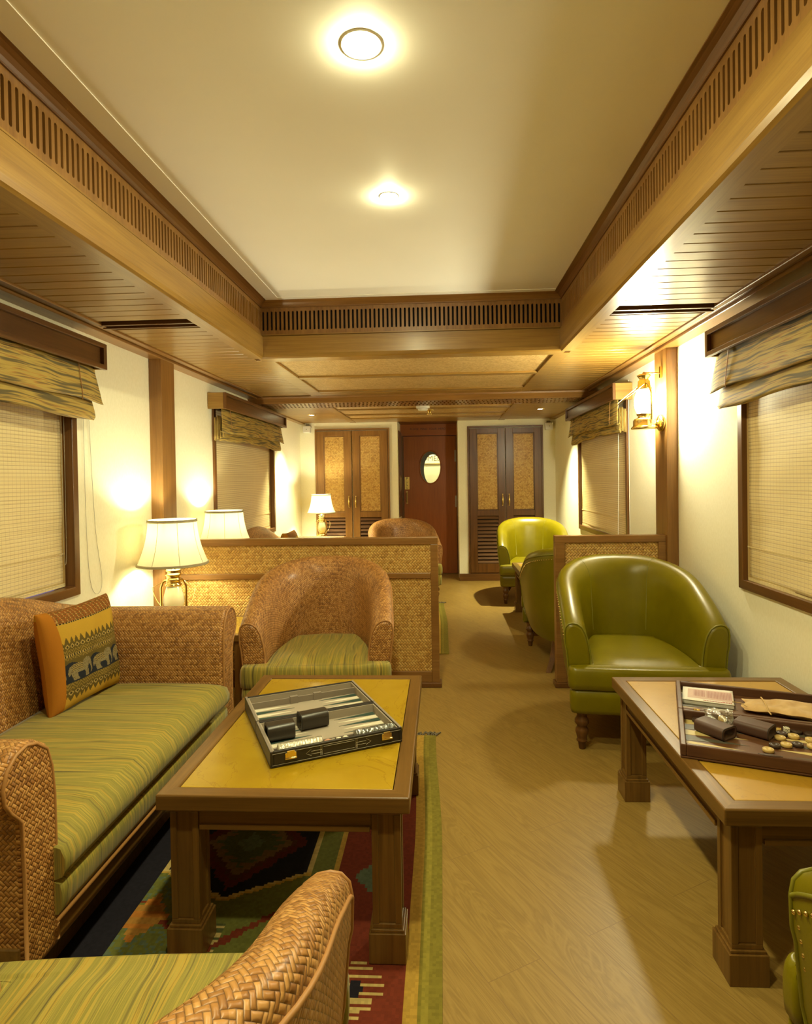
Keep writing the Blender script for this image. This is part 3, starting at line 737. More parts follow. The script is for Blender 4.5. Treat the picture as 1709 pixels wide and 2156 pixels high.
m.grid(P, cu=True); m.build('porthole_ring', DOOR_WOOD['x'], door)
m = MB(); m.add([(ox+orx*math.cos(2*PI*k/N), 0.02, oz+orz*math.sin(2*PI*k/N)) for k in range(N)]); m.face(range(N)); m.build('porthole_glass', GLASS, door, solid=0.004)
m = MB()
for zc in (1.55, 0.95): m.box(0.325, 0.350, -0.010, 0.0, zc-0.075, zc+0.075)
m.build('hinge', plain('steel', (0.35, 0.30, 0.24), 0.35, 0.9), door)
pl = MB().box(-0.335, -0.272, -0.005, 0, 1.115, 1.280).build('push_plate', BRASS, door, bevel=0.001)
for k, ch in enumerate('PULL'):
    text_mesh(ch, 0.047, BLACK, pl, 'letter', Matrix.Translation((-0.3035, -0.0058, 1.257-0.0395*k)) @ Matrix.Rotation(PI/2, 4, 'X'))
m = MB(); m.box(-0.318, -0.296, -0.004, 0, 0.925, 1.095); m.tube([(-0.307, 0, 1.075), (-0.307, -0.03, 1.06), (-0.307, -0.03, 0.96), (-0.307, 0, 0.945)], 0.007, 8)
m.build('pull_handle', BRASS_DULL, door)
# lintel and jambs
m = MB(); m.box(DX0, DX1, DY-0.03, DY+0.05, 1.822, 2.25)
lint = struct(m, 'trim_33', DOOR_WOOD['x'], 'red brown lintel board over the far door')
text_mesh('PLEASE  MIND  YOUR  HEAD', 0.036, plain('engraved_dark', (0.06, 0.02, 0.008), 0.6), lint, 'lettering', Matrix.Translation((-0.172, DY-0.031, 1.907)) @ Matrix.Rotation(PI/2, 4, 'X'), spacing=1.03)
m = MB(); m.box(DX0, -0.500, DY-0.02, DY+0.05, 0, 1.822); m.box(0.195, DX1, DY-0.02, DY+0.05, 0, 1.822)
m.box(DX0, DX0+0.012, YB+0.10, DY, 0.78, 1.86)
struct(m, 'trim_34', TEAK_DARK['z'], 'dark jamb boards inside the door recess')
struct(MB().box(DX0-0.05, DX1+0.05, YB-0.0, DY+0.05, ZS2+0.01, ZS2+0.05), 'trim_35', TEAK_DARK['x'], 'dark boarding above the door recess')
# vestibule behind the door: a dark inner panel with its own porthole, then a lit cream wall with lettering
m = MB(); ellipse_panel(m, -0.70, 0.40, 0.0, 2.2, -0.1215, 1.378, 0.128, 0.222, 8.60, 8.64); struct(m, 'trim_36', plain('vestibule_dark', (0.02, 0.014, 0.010), 0.5), 'dark inner door panel with an oval opening beyond the porthole')
m = MB(); m.box(-0.70, 0.40, 9.20, 9.25, 0, 2.2); m.box(-0.74, -0.70, 8.02, 9.2, 0, 2.2); m.box(0.40, 0.44, 8.02, 9.2, 0, 2.2); m.box(-0.74, 0.44, 8.02, 9.25, 2.2, 2.24)
vest = struct(m, 'wall_vestibule', WALL, 'cream vestibule walls seen through the porthole')
text_mesh('COMEDY', 0.115, plain('dark_letters', (0.10, 0.06, 0.02), 0.5), vest, 'lettering', Matrix.Translation((-0.150, 9.198, 1.560)) @ Matrix.Rotation(PI/2, 4, 'X'))
MB().box(-0.5, 0.25, 9.185, 9.2, 1.470, 1.485).build('ledge_strip', TEAK['x'], vest)
l = D.lights.new('vestibule_lamp', 'POINT'); l.energy = VESTIBULE_W; l.color = WARM; l.shadow_soft_size = 0.08
o = D.objects.new('vestibule_lamp', l); COL.objects.link(o); o.location = (-0.12, 8.9, 2.1)

# small boxes in the far corners, smoke detector, sprinkler
for x, z, lab in ((-1.645, 1.885, 'small white wall box in the far left corner beside the cupboard'), (1.300, 1.868, 'small white wall box in the far right corner beside the cupboard')):
    t = thing('wall_speaker', lab, 'wall box', (x, YB, z-0.045), 0, 'white boxes in the far corners')
    MB().box(-0.045, 0.045, -0.075, -0.012, 0, 0.085).build('housing', WHITE, t, bevel=0.006)
    m = MB(); m.box(-0.02, 0.02, -0.012, 0.0, 0.02, 0.11); m.tube([(0.0, -0.02, 0.08), (0.03, -0.015, 0.10), (0.05, -0.006, 0.07)], 0.003, 6); m.build('bracket', plain('grey_bracket', (0.25, 0.24, 0.2), 0.5), t)
    MB().box(-0.004, 0.004, -0.0762, -0.0745, 0.038, 0.046).build('button', BLACK, t)
t = thing('smoke_detector', 'round white smoke detector on the far cane ceiling', 'smoke detector', (-0.173, 5.934, ZS2+0.010))
m = MB(); m.lathe([(0.068, 0.0), (0.068, -0.018), (0.062, -0.026)], seg=32); m.build('base', WHITE, t)
m = MB(); m.lathe([(0.050, -0.024), (0.050, -0.036), (0.042, -0.046), (0.0005, -0.048)], seg=32); m.build('sensor_cap', WHITE, t)
t = thing('sprinkler_head', 'small brass sprinkler head on the far ceiling behind the smoke detector', 'sprinkler', (-0.115, 6.30, ZS2+0.010))
m = MB(); m.lathe([(0.045, 0.0), (0.045, -0.004), (0.018, -0.008), (0.012, -0.030)], seg=24); m.build('flange', BRASS, t)
m = MB(); m.lathe([(0.0005, -0.040), (0.030, -0.041), (0.034, -0.045), (0.0005, -0.046)], seg=16)
for s in (-1, 1): m.tube([(s*0.010, 0, -0.028), (s*0.018, 0, -0.035), (s*0.008, 0, -0.042)], 0.003, 6)
m.build('deflector', BRASS, t)

# ------------------------------------------------------------------ low room dividers
def divider(x0, x1, rail, label, st_l, st_r):
    Yp = 3.621; t = thing('room_divider', label, 'divider', ((x0+x1)/2, Yp+0.03, 0), 0, 'low cane dividers across the room'); w = (x1-x0)/2; H = 0.905; d = 0.03
    m = MB(); m.box(-w, w, -d, d, H-0.042, H); m.box(-w, -w+st_l, -d, d, 0.03, H-0.042); m.box(w-st_r, w, -d, d, 0.03, H-0.042); m.box(-w+st_l, w-st_r, -d, d, 0.03, 0.095)
    if rail: m.box(-w+st_l, w-st_r, -d+0.001, d-0.001, 0.657, 0.691)
    m.build('frame', TABLE_WOOD['x'] if False else TEAK_MID['x'], t, bevel=0.003)
    MB().box(-w+st_l, w-st_r, -d+0.014, d-0.014, 0.095, H-0.042).build('cane_panel', PANEL_WEAVE, t)
    m = MB(); m.box(-w-0.010, w+0.012 if x1 < 0.5 else w, -d-0.012, d+0.012, 0.0, 0.03); m.build('base_shoe', TEAK_DARK['x'], t, bevel=0.004)
    return t
divider(-1.665, -0.028, True, 'long low divider with cane panels behind the rattan armchair', 0.05, 0.046)
divider(0.668, 1.315, False, 'short low divider with a cane panel behind the green leather armchair', 0.058, 0.044)

# ------------------------------------------------------------------ barrel armchairs
def chair_path(R, L, n=48):
    """horseshoe from left arm front round the back to right arm front; returns [(pos, normal, s/total, s)]"""
    y0, b, e = -0.235, 0.60, 2.45; pts = []
    for i in range(4): pts.append((-R, -L+(y0+L)*i/4))
    for i in range(n+1):
        a = PI-PI*i/n; c, s_ = math.cos(a), math.sin(a)
        pts.append((math.copysign(abs(c)**(2/e), c)*R, y0+b*abs(s_)**(2/e)))
    for i in range(3, -1, -1): pts.append((R, -L+(y0+L)*i/4))
    out = []; l = 0.0; tot = sum(math.dist(pts[i], pts[i+1]) for i in range(len(pts)-1))
    for i, p in enumerate(pts):
        if i: l += math.dist(p, pts[i-1])
        q0, q1 = pts[max(0, i-1)], pts[min(len(pts)-1, i+1)]; t = Vector((q1[0]-q0[0], q1[1]-q0[1])).normalized()
        out.append((p, (-t.y, t.x), l/tot, l))
    return out
def build_chair(name, label, shell, fabric, pipe, legm, nails, group):
    t = thing(name, label, 'armchair', (0, 0, 0), 0, group)
    R, L, cy = 0.358, 0.305, 0.012
    path = chair_path(R, L); H0, H1 = 0.575, 0.815
    def hgt(f):
        a = max(0.0, 1-abs(2*f-1)); return H0+(H1-H0)*(math.sin(min(1, a*1.04)*PI/2)**0.85)
    secs = []
    for (p, nn, f, s) in path:
        h = hgt(f); lean = 0.02*sst(0.2, 0.5, 1-abs(2*f-1))
        sec = [(-0.055, 0.175), (-0.032, 0.24), (-0.012, 0.34), (-0.002+lean*0.4, 0.45), (0.004+lean*0.8, h-0.10), (0.006+lean, h-0.045), (0.001+lean, h-0.018), (-0.012+lean, h-0.004), (-0.030+lean, h), (-0.052+lean, h-0.004), (-0.074+lean, h-0.020), (-0.092+lean*0.8, h-0.052), (-0.104+lean*0.6, h-0.10), (-0.112+lean*0.3, 0.42), (-0.114, 0.36), (-0.112, 0.30)]
        secs.append((p, nn, s, sec))
    P = [[(p[0]+nn[0]*o, cy+p[1]+nn[1]*o*1.02, z) for o, z in sec] for p, nn, s, sec in secs]
    # section lengths for the weave
    LL = []
    for r in P:
        l = [0]
        for j in range(1, len(r)): l.append(l[-1]+math.dist(r[j], r[j-1]))
        LL.append(l)
    m = MB(); m.grid(P, uv=lambda i, j: (path[min(i, len(path)-1)][3], LL[min(i, len(LL)-1)][j]))
    # arm front caps, slightly crowned
    for k in (0, -1):
        r = P[k]; z0, z1 = min(q[2] for q in r), max(q[2] for q in r)
        pts = [q for q in r if q[2] >= 0.295 or q in r[:2]]
        pts = r[1:]; n = len(pts); cx = sum(q[0] for q in pts)/n; cz = sum(q[2] for q in pts)/n
        b = m.add(pts); c = m.add([(cx+(q[0]-cx)*0.75, q[1]-0.012, cz+(q[2]-cz)*0.88) for q in pts])
        for j in range(n):
            q = (j+1) % n; f = [b+j, b+q, c+q, c+j]; m.face(f, [(m.v[w][0], m.v[w][2]) for w in f], 0, True)
        m.face([c+j for j in range(n)], [(m.v[c+j][0], m.v[c+j][2]) for j in range(n)])
    o = m.build('shell', shell, t); recalc(o)
    # piping: along the outer rim and around each arm front
    m = MB(); m.tube([Vector(r[5])+Vector((0, 0, 0.002)) for r in P], 0.0042, 8)
    for k in (0, -1): m.tube([Vector(q)+Vector((0, -0.003, 0)) for q in P[k][1:15]], 0.0042, 8)
    for f in (0.34, 0.66):
        if nails: m.tube([Vector(q) for q in P[int(f*(len(P)-1))][7:14]], 0.0016, 6)
    m.build('piping', pipe, t)
    if nails:
        m = MB(); step = 0.021; pts = [Vector(r[4])*0.5+Vector(r[5])*0.5 for r in P]; acc = 0.0
        for i in range(len(pts)-1):
            d = (pts[i+1]-pts[i]).length; nn = Vector((secs[i][1][0], secs[i][1][1], 0)); a = 0
            while acc < d:
                c = pts[i].lerp(pts[i+1], acc/d)+nn*0.002; m.lathe([(0.0032, -0.0032), (0.0042, 0), (0.0032, 0.0032), (0.0005, 0.0042)], c, 6); acc += step
            acc -= d
        m.build('nail_trim', BRASS, t)
        global FRONT_NAILS
        FRONT_NAILS = []
        for k, sx in ((0, -1), (-1, 1)):
            z = 0.20; m = MB()
            while z < 0.50:
                q = max(0.0, (z-0.24)/0.26); bx = P[k][1][0]*(1-q)+P[k][4][0]*q
                m.lathe([(0.0005, -0.0042), (0.0032, -0.0032), (0.0042, 0), (0.0032, 0.0032), (0.0005, 0.0042)], (bx, P[k][3][1]+0.016, z), 6); z += 0.024
            FRONT_NAILS.append(m)
    # T-shaped seat
    ri = R-0.110; yF = -L-0.075+cy; yA = -L-0.010+cy
    def arc(cx, cy_, r, a0, a1, n): return [(cx+r*math.cos(a0+(a1-a0)*k/n), cy_+r*math.sin(a0+(a1-a0)*k/n)) for k in range(n+1)]
    def t_outline(wx, yf, ya, r_in, rb):
        o = arc(-wx+0.035, yf+0.035, 0.035, PI, 1.5*PI, 6)
        o += [(-wx/2, yf-0.008), (0, yf-0.011), (wx/2, yf-0.008)]
        o += arc(wx-0.035, yf+0.035, 0.035, 1.5*PI, 2*PI, 6)
        o += [(wx, ya-0.012)]+arc(wx-0.01, ya-0.01, 0.01, 0, PI/2, 3) + [(r_in+0.02, ya), (r_in+0.004, ya+0.006), (r_in, ya+0.03)]
        inn = [(p[0]-nn[0]*rb, cy+p[1]-nn[1]*rb) for p, nn, f, q in path]
        o += [p for p in inn[::-1] if p[1] > ya+0.06]+[(-r_in, ya+0.03), (-r_in-0.004, ya+0.006), (-r_in-0.02, ya)]
        o += arc(-wx+0.01, ya-0.01, 0.01, PI/2, PI, 3)+[(-wx, ya-0.012)]
        return o
    out = t_outline(R-0.004, yF, yA, ri, 0.110)
    uvs = lambda p: (p[0], p[1]-(0.39-p[2]) if p[1] < yF+0.05 else p[1])
    m = MB(); zs = 0.285
    m.rings(out, [(0.010, zs), (0.002, zs+0.006), (0.0, zs+0.03), (0.0, zs+0.065), (0.003, zs+0.085), (0.008, zs+0.097), (0.018, zs+0.104), (0.0185, zs+0.1033)], uv=uvs)
    # crowned top, as rows from the front edge to the back
    ins = 0.018; zt = zs+0.104
    half = sorted([(cy+p[1]-nn[1]*(0.110+ins), max(0.0, p[0]-nn[0]*(0.110+ins))) for p, nn, f, q in path if f >= 0.5])
    yback = half[-1][0]
    def wid(y):
        if y <= yA-ins: return R-0.004-ins-max(0.0, (yF+ins+0.016)-y)*0.9
        if y < yA-ins+0.012: k = (y-(yA-ins))/0.012; return (R-0.004-ins)*(1-k)+(ri-ins)*k
        for (y0_, x0_), (y1_, x1_) in zip(half, half[1:]):
            if y0_ <= y <= y1_: return x0_+(x1_-x0_)*(y-y0_)/max(1e-6, y1_-y0_)
        return ri-ins
    ys = [yF+ins+(yA-ins-yF-ins)*k/5 for k in range(6)]+[yA-ins+0.004*k for k in (1, 2, 3)]+[yA-ins+0.012+(yback-0.0005-yA+ins-0.012)*k/22 for k in range(1, 23)]
    NX = 24; Q = []
    for y in ys:
        w = wid(y); row = []
        for k in range(NX+1):
            x = -w+2*w*k/NX; ax = abs(x)
            e = min(1.0, max(0.0, (ri-ins-ax)/0.10) if y > yA-ins else max(0.0, (R-ins-ax)/0.12))
            row.append((x, y - (0.009*(1-(x/w)**2) if y < yF+ins+0.002 else 0), zt+0.016*sst(0, 1, e)*sst(yF+ins, yF+ins+0.10, y)*sst(0, 0.10, yback-y)))
        Q.append(row)
    m.grid(Q, uv=lambda i, j: (Q[i][j][0], Q[i][j][1]))
    o = m.build('seat_cushion', fabric, t); recalc(o)
    # seat rail box under the cushion
    out2 = t_outline(R-0.010, yF+0.004, yA, R-0.06, 0.06)
    m = MB(); m.rings(out2, [(0.022, 0.172), (0.006, 0.178), (0.002, 0.195), (0.0, 0.25), (0.002, 0.275), (0.012, 0.286)], uv=uvs)
    o = m.build('seat_rail', fabric, t); recalc(o)
    # legs
    prof = [(0.030, 0.178), (0.030, 0.168), (0.022, 0.160), (0.024, 0.148), (0.032, 0.135), (0.033, 0.122), (0.024, 0.110), (0.021, 0.104), (0.028, 0.094), (0.030, 0.082), (0.024, 0.058), (0.021, 0.048), (0.025, 0.043), (0.025, 0.037), (0.019, 0.033), (0.015, 0.004), (0.014, 0.0), (0.0005, 0.0)]
    for s in (-1, 1):
        m = MB(); m.lathe(prof, (s*(R-0.065), yF+0.055, 0), 20); m.build('front_leg', legm, t)
        m = MB(); P2 = []
        for k in range(9):
            q = k/8; z = 0.19*(1-q); sw = 0.085*q*q+0.02*q; hw = 0.019-0.004*q; bx, by = s*0.19, 0.215
            dx, dy = s*0.55*sw, 0.85*sw
            P2.append([(bx+dx+a*hw, by+dy+b*hw, z) for a, b in ((-1, -1), (1, -1), (1, 1), (-1, 1))])
        b = m.grid(P2, smooth=False, cv=True); m.face([b+32+k for k in range(4)]); m.face([b+k for k in range(4)][::-1])
        o = m.build('rear_leg', legm, t, bevel=0.002); recalc(o)
    return t
LEG = TEAK_DARK['z']
rattan = build_chair('rattan_armchair', 'rattan barrel armchair with striped green seat in front of the long divider', CHAIR_WEAVE, STRIPES, PIPING, LEG, False, 'rattan barrel armchairs')
rattan.location = (-0.63, 3.12, 0.0045); rattan.rotation_euler = (-0.0127, 0, math.radians(5))
dup(rattan, (-0.508, 0.706, 0.007), math.radians(184), 'rattan barrel armchair turned away at the near end of the yellow stone table')
dup(rattan, (-0.42, 6.36, 0.0035), math.radians(12), 'rattan barrel armchair beyond the long divider in front of the far door')
LPIPE = plain('green_piping', (0.17, 0.155, 0.008), 0.4)
leather = build_chair('leather_armchair', 'green leather barrel armchair facing the camera in front of the short divider', LEATHER, LEATHER, LPIPE, LEG, True, 'green leather barrel armchairs')
leather.location = (0.945, 3.105, 0); leather.rotation_euler = (0, 0, math.radians(-4))
lD = dup(leather, (0.956, 0.770, 0), math.radians(180), 'green leather armchair at the near end of the ochre table, only its nailed arm showing')
dup(leather, (0.925, 4.20, 0), math.radians(178), 'green leather armchair behind the short divider with its nailed back turned to us')
for q in FRONT_NAILS: q.build('front_nails', BRASS, lD)
dup(leather, (0.93, 6.33, 0), math.radians(-3), 'farthest green leather armchair, brightly lit under the recessed spot')

# ------------------------------------------------------------------ sofa
def build_sofa(label, loc):
    t = thing('rattan_sofa', label, 'sofa', loc, 0, 'rattan sofas along the left wall')
    # local: x towards the room, y along the wall; origin on floor at wall, middle of the length
    xf = 0.795; ya, yb = -0.565, 0.55    # inner faces of the arms
    Y = 0.755
    # back: section in x-z swept along y
    N = 40; P = []
    for i in range(N+1):
        y = -Y+0.02+(2*Y-0.04)*i/N; c = abs(y)/Y; zt = 0.70+0.155*(0.5*(1+math.cos(PI*min(1, c*1.02))))**0.75
        sec = [(0.05, 0.12), (0.045, zt-0.16), (0.038, zt-0.07), (0.046, zt-0.028), (0.066, zt-0.006), (0.092, zt), (0.120, zt-0.006), (0.146, zt-0.030), (0.160, zt-0.075), (0.168, zt-0.16), (0.190, 0.44), (0.20, 0.30)]
        P.append([(x, y, z) for x, z in sec])
    L = [[0] for _ in P]
    for r, l in zip(P, L):
        for j in range(1, len(r)): l.append(l[-1]+math.dist(r[j], r[j-1]))
    m = MB(); m.grid(P, uv=lambda i, j: (i*(2*Y-0.04)/N, L[min(i, N)][j])); o = m.build('backrest', CHAIR_WEAVE, t); recalc(o)
    for s, inner in ((1, yb), (-1, -0.575)):
        prof = [(0.0, 0.13), (0.0, 0.36), (0.002, 0.54), (0.012, 0.612), (0.034, 0.664), (0.066, 0.694), (0.104, 0.704), (0.144, 0.696), (0.178, 0.672), (0.194, 0.636), (0.190, 0.600), (0.168, 0.570), (0.142, 0.545), (0.128, 0.50), (0.122, 0.36), (0.120, 0.13)]
        if s < 0: prof = [(-0.02+q*0.9 if q < 0.05 else q-0.01, z*1.0-(0.03 if z > 0.5 else 0)) for q, z in prof]
        m = MB(); K = 24; l = [0]
        for j in range(1, len(prof)): l.append(l[-1]+math.dist(prof[j], prof[j-1]))
        xs = [0.06+(xf-0.02-0.06)*i/K for i in range(K+1)]
        P = [[(x, inner+s*q, z) for q, z in prof] for x in xs]
        m.grid(P, uv=lambda i, j: (xs[min(i, K)], l[j]), cv=False)
        r = P[-1]; n = len(r); cyc = sum(q[1] for q in r)/n; cz = sum(q[2] for q in r)/n
        b = m.add(r); c = m.add([(q[0]+0.014, cyc+(q[1]-cyc)*0.80, cz+(q[2]-cz)*0.94) for q in r])
        for j in range(n): q = (j+1) % n; f = [b+j, b+q, c+q, c+j]; m.face(f, [(m.v[w][1], m.v[w][2]) for w in f], 0, True)
        m.face([c+j for j in range(n)], [(m.v[c+j][1], m.v[c+j][2]) for j in range(n)])
        o = m.build('arm', CHAIR_WEAVE, t); recalc(o)
        m = MB(); m.tube([(q[0]+0.012, cyc+(q[1]-cyc)*0.84, cz+(q[2]-cz)*0.95) for q in r], 0.0045, 8); m.tube([(x, inner+s*prof[9][0], prof[9][1]) for x in (xs[0], xs[12], xs[-1])], 0.004, 8)
        m.build('piping', PIPING, o)
    # seat cushion with a rolled front, striped front band below it
    y0, y1 = ya-0.02, yb; M = 30
    def swept(sec, name, top):
        l = [0]
        for j in range(1, len(sec)): l.append(l[-1]+math.dist(sec[j], sec[j-1]))
        P = []
        for i in range(M+1):
            y = y0+(y1-y0)*i/M; e = sst(0.0, 0.06, (i/M))*sst(0.0, 0.06, 1-i/M)
            P.append([(x, y, z+(0.012*e-0.008*(1-e) if (top and 0 < j < len(sec)-1 and z > 0.38) else 0)) for j, (x, z) in enumerate(sec)])
        m = MB(); b = m.grid(P, uv=lambda i, j: ((y0+(y1-y0)*i/M), l[j])); n = len(sec)
        for k in (0, M): m.face([b+k*n+j for j in range(n)], [(P[k][j][0], P[k][j][2]) for j in range(n)])
        o = m.build(name, STRIPES, t); recalc(o)
    swept([(0.20, 0.30), (0.20, 0.385), (0.24, 0.396), (0.40, 0.400), (0.60, 0.400), (0.72, 0.398), (0.775, 0.392), (0.806, 0.376), (0.818, 0.350), (0.818, 0.325), (0.810, 0.308), (0.79, 0.300)], 'seat_cushion', True)
    swept([(0.20, 0.215), (0.20, 0.296), (0.785, 0.296), (0.803, 0.290), (0.808, 0.270), (0.806, 0.235), (0.798, 0.216)], 'seat_band', False)
    m = MB(); m.tube([(0.806, y0-0.02, 0.214), (0.806, y1+0.02, 0.214)], 0.005, 8); m.build('seat_piping', PIPING, t)
    m = MB(); m.box(0.06, 0.775, -0.69, 0.69, 0.125, 0.212); m.build('base_rail', TABLE_WOOD['y'], t, bevel=0.004)
    m = MB(); m.box(0.10, 0.665, -0.66, 0.66, 0.0, 0.125); m.build('plinth', TEAK_DARK['y'], t)
    return t
sofa = build_sofa('rattan sofa with long striped green seat holding the elephant cushion, beside the yellow stone table', (XL, 1.985, 0.0))
dup(sofa, (XL, 5.25, 0.0), 0, 'rattan sofa beyond the long divider, only the hump of its back showing')

# ------------------------------------------------------------------ cushions with an elephant band
ELE = [(0.02,0.42),(0.05,0.62),(0.12,0.74),(0.25,0.80),(0.42,0.80),(0.56,0.78),(0.62,0.90),(0.72,0.96),(0.82,0.92),(0.88,0.80),(0.91,0.62),(0.94,0.42),(0.97,0.26),(0.93,0.10),(0.86,0.08),(0.88,0.14),(0.91,0.22),(0.87,0.40),(0.82,0.54),(0.76,0.56),(0.74,0.40),(0.76,0.20),(0.78,0.04),(0.62,0.04),(0.62,0.22),(0.58,0.36),(0.42,0.34),(0.36,0.36),(0.34,0.22),(0.40,0.04),(0.20,0.04),(0.16,0.20),(0.14,0.36),(0.10,0.34),(0.06,0.26)]
def inpoly(x, y, P):
    c = False; j = len(P)-1
    for i in range(len(P)):
        if (P[i][1] > y) != (P[j][1] > y) and x < (P[j][0]-P[i][0])*(y-P[i][1])/(P[j][1]-P[i][1])+P[i][0]: c = not c
        j = i
    return c
YEL, ORG, OLV, DRK, NAV, TAN, RST = (0.52, 0.31, 0.035), (0.42, 0.155, 0.014), (0.12, 0.082, 0.018), (0.045, 0.034, 0.014), (0.020, 0.022, 0.030), (0.42, 0.29, 0.085), (0.27, 0.085, 0.018)
def cushion_col(u, v):
    """u to the right, v down, both 0..1 on the face"""
    if u < 0.12: return ORG
    rn = random.random()
    if v < 0.14:
        if v > 0.125: return DRK if int(u*60) % 2 else TAN
        d = (int((u*46+v*40)) + int((u*46-v*60))) % 5
        return TAN if d == 0 and rn < 0.75 else OLV if d in (1, 3) and rn < 0.5 else RST
    if v < 0.27: return YEL
    w = (u*15) % 1.0
    if v < 0.345: return OLV if abs(w-0.5)*2 < (v-0.27)/0.075*0.95 else YEL
    if v < 0.40:
        d = abs(w-0.5)*2+abs(v-0.372)/0.0275; return TAN if 0.55 < d < 0.92 else DRK if d <= 0.3 else OLV
    if v < 0.505:
        if 0.455 < v < 0.475: return DRK if int(u*70) % 2 else TAN
        k = (abs(((u*11) % 1)-0.5)*6+v*60) % 2; return OLV if k < 1.0 else (0.26, 0.17, 0.035)
    if v < 0.735:
        e = (u-0.14)/0.325; q = (0.725-v)/0.205; ex = (e % 1.0)
        if inpoly(ex, q, ELE):
            if 0.16 < ex < 0.55 and 0.48 < q < 0.80: return (0.12, 0.095, 0.05) if (int(ex*40)+int(q*26)) % 3 else TAN
            return (0.24, 0.19, 0.095) if rn < 0.8 else (0.15, 0.11, 0.05)
        if q > 0.82+0.12*math.cos((ex-0.15)*2*PI): return OLV
        return NAV
    if v < 0.80: k = (abs(((u*11) % 1)-0.5)*6+v*60) % 2; return OLV if k < 1.0 else (0.26, 0.17, 0.035)
    if v < 0.855:
        d = abs(w-0.5)*2+abs(v-0.828)/0.0275; return TAN if 0.55 < d < 0.92 else DRK if d <= 0.3 else OLV
    if v < 0.915: return OLV if abs(w-0.5)*2 < (0.915-v)/0.06*0.95 else YEL
    return YEL
def build_cushion(label, w, T, mw):
    t = thing('elephant_cushion', label, 'cushion', (0, 0, 0), 0, 'yellow elephant cushions'); t.matrix_world = mw
    N = 150; m = MB()
    def pt(u, v, side):
        a, b = 2*u-1, 2*v-1
        th = (max(0.0, (1-abs(a)**3.0))*max(0.0, (1-abs(b)**3.0)))**0.42
        x = a*w/2*(1-0.045*(1-b*b)); z = -b*w/2*(1-0.055*(1-a*a))
        return (x, side*T/2*th + 0.004*math.sin(9*a+4*b)*th, z)
    for side in (-1, 1):
        P = [[pt(i/N, j/N, side) for j in range(N+1)] for i in range(N+1)]
        if side < 0: m.grid(P, col=lambda i, j: cushion_col((i+0.5)/N, (j+0.5)/N))
        else: m.grid(P[::-1], col=lambda i, j: ORG if (N-i)/N > 0.0 and j/N > 0.06 else YEL)
    m.build('cushion_cover', PATTERN, t)
    return t
def frame_m(o, right, up):
    r = Vector(right).normalized(); u = Vector(up); u = (u-r*u.dot(r)).normalized(); b = u.cross(r)   # local y = away from viewer side
    y = u.cross(r)
    return Matrix(((r.x, y.x, u.x, o[0]), (r.y, y.y, u.y, o[1]), (r.z, y.z, u.z, o[2]), (0, 0, 0, 1)))
cush = build_cushion('yellow cushion with a band of elephants on the near sofa', 0.385, 0.125, frame_m((-1.435, 2.30, 0.598), (0.13, 0.99, 0.02), (-0.12, 0.0, 1.0)))
c2 = dup(cush, label='yellow elephant cushion at the left edge, nearest to us on the near sofa'); c2.matrix_world = frame_m((-1.475, 1.60, 0.60), (0.0, 1, 0), (-0.25, 0.0, 1.0))
c3 = dup(cush, label='cushion on the far sofa with two corners peeking over the divider'); c3.matrix_world = frame_m((-1.40, 5.50, 0.596), (0.02, 1, 0), (-0.10, 0.0, 1.0))

# ------------------------------------------------------------------ tables
def build_table(label, loc, w, d, stone, wd, name='coffee_table', h=0.448, group='low wooden coffee tables', cat='table'):
    t = thing(name, label, cat, loc, 0, group)
    b = 0.045; X, Yh = w/2, d/2; zt, zb = h, h-0.042
    m = MB(); ring_frame(m, (-X, X), (-Yh, Yh), b, lambda p, q, d: (p, q, d), zb, zt)
    m.build('top_frame', [wd['x'], wd['y']], t, bevel=0.004)
    MB().box(-X+b+0.0015, X-b-0.0015, -Yh+b+0.0015, Yh-b-0.0015, h-0.03, h-0.002).build('stone_top', stone, t, bevel=0.002)
    # apron with a raised moulding
    i = 0.030; lg = 0.076
    for s in (-1, 1):
        m = MB(); m.box(-X+i+lg-0.004, X-i-lg+0.004, s*(Yh-i), s*(Yh-i-0.022), h-0.100, zb); m.box(-X+i+lg, X-i-lg, s*(Yh-i+0.008), s*(Yh-i-0.024), h-0.102, h-0.088)
        m.box(-X+i+lg, X-i-lg, s*(Yh-i+0.006), s*(Yh-i-0.02), zb-0.010, zb)
        m.build('apron', wd['x'], t, bevel=0.002)
    for s in (-1, 1):
        m = MB(); m.box(s*(X-i), s*(X-i-0.022), -Yh+i+lg-0.004, Yh-i-lg+0.004, h-0.100, zb); m.box(s*(X-i+0.008), s*(X-i-0.024), -Yh+i+lg, Yh-i-lg, h-0.102, h-0.088)
        m.build('apron', wd['y'], t, bevel=0.002)
    for sx in (-1, 1):
        for sy in (-1, 1):
            cx, cy = sx*(X-i-lg/2+0.004), sy*(Yh-i-lg/2+0.004); hw = lg/2; m = MB()
            # shaft with sunk faces, then a collar and a plinth block
            q, r = hw-0.017, hw-0.005
            sec = [(-hw, -hw), (-q, -hw), (-q, -r), (q, -r), (q, -hw), (hw, -hw), (hw, -q), (r, -q), (r, q), (hw, q), (hw, hw), (q, hw), (q, r), (-q, r), (-q, hw), (-hw, hw), (-hw, q), (-r, q), (-r, -q), (-hw, -q)]
            m.prism([(cx+u, cy+v) for u, v in sec], lambda p, q_, tt: (p, q_, tt), 0.098, zb-0.016)
            m.box(cx-hw, cx+hw, cy-hw, cy+hw, zb-0.016, zb); m.box(cx-hw, cx+hw, cy-hw, cy+hw, 0.086, 0.098)
            m.box(cx-hw-0.005, cx+hw+0.005, cy-hw-0.005, cy+hw+0.005, 0.078, 0.086)
            m.box(cx-hw-0.010, cx+hw+0.010, cy-hw-0.010, cy+hw+0.010, 0.0, 0.078)
            m.build('leg', wd['z'], t, bevel=0.0015)
    return t
RUGZ = 0.007
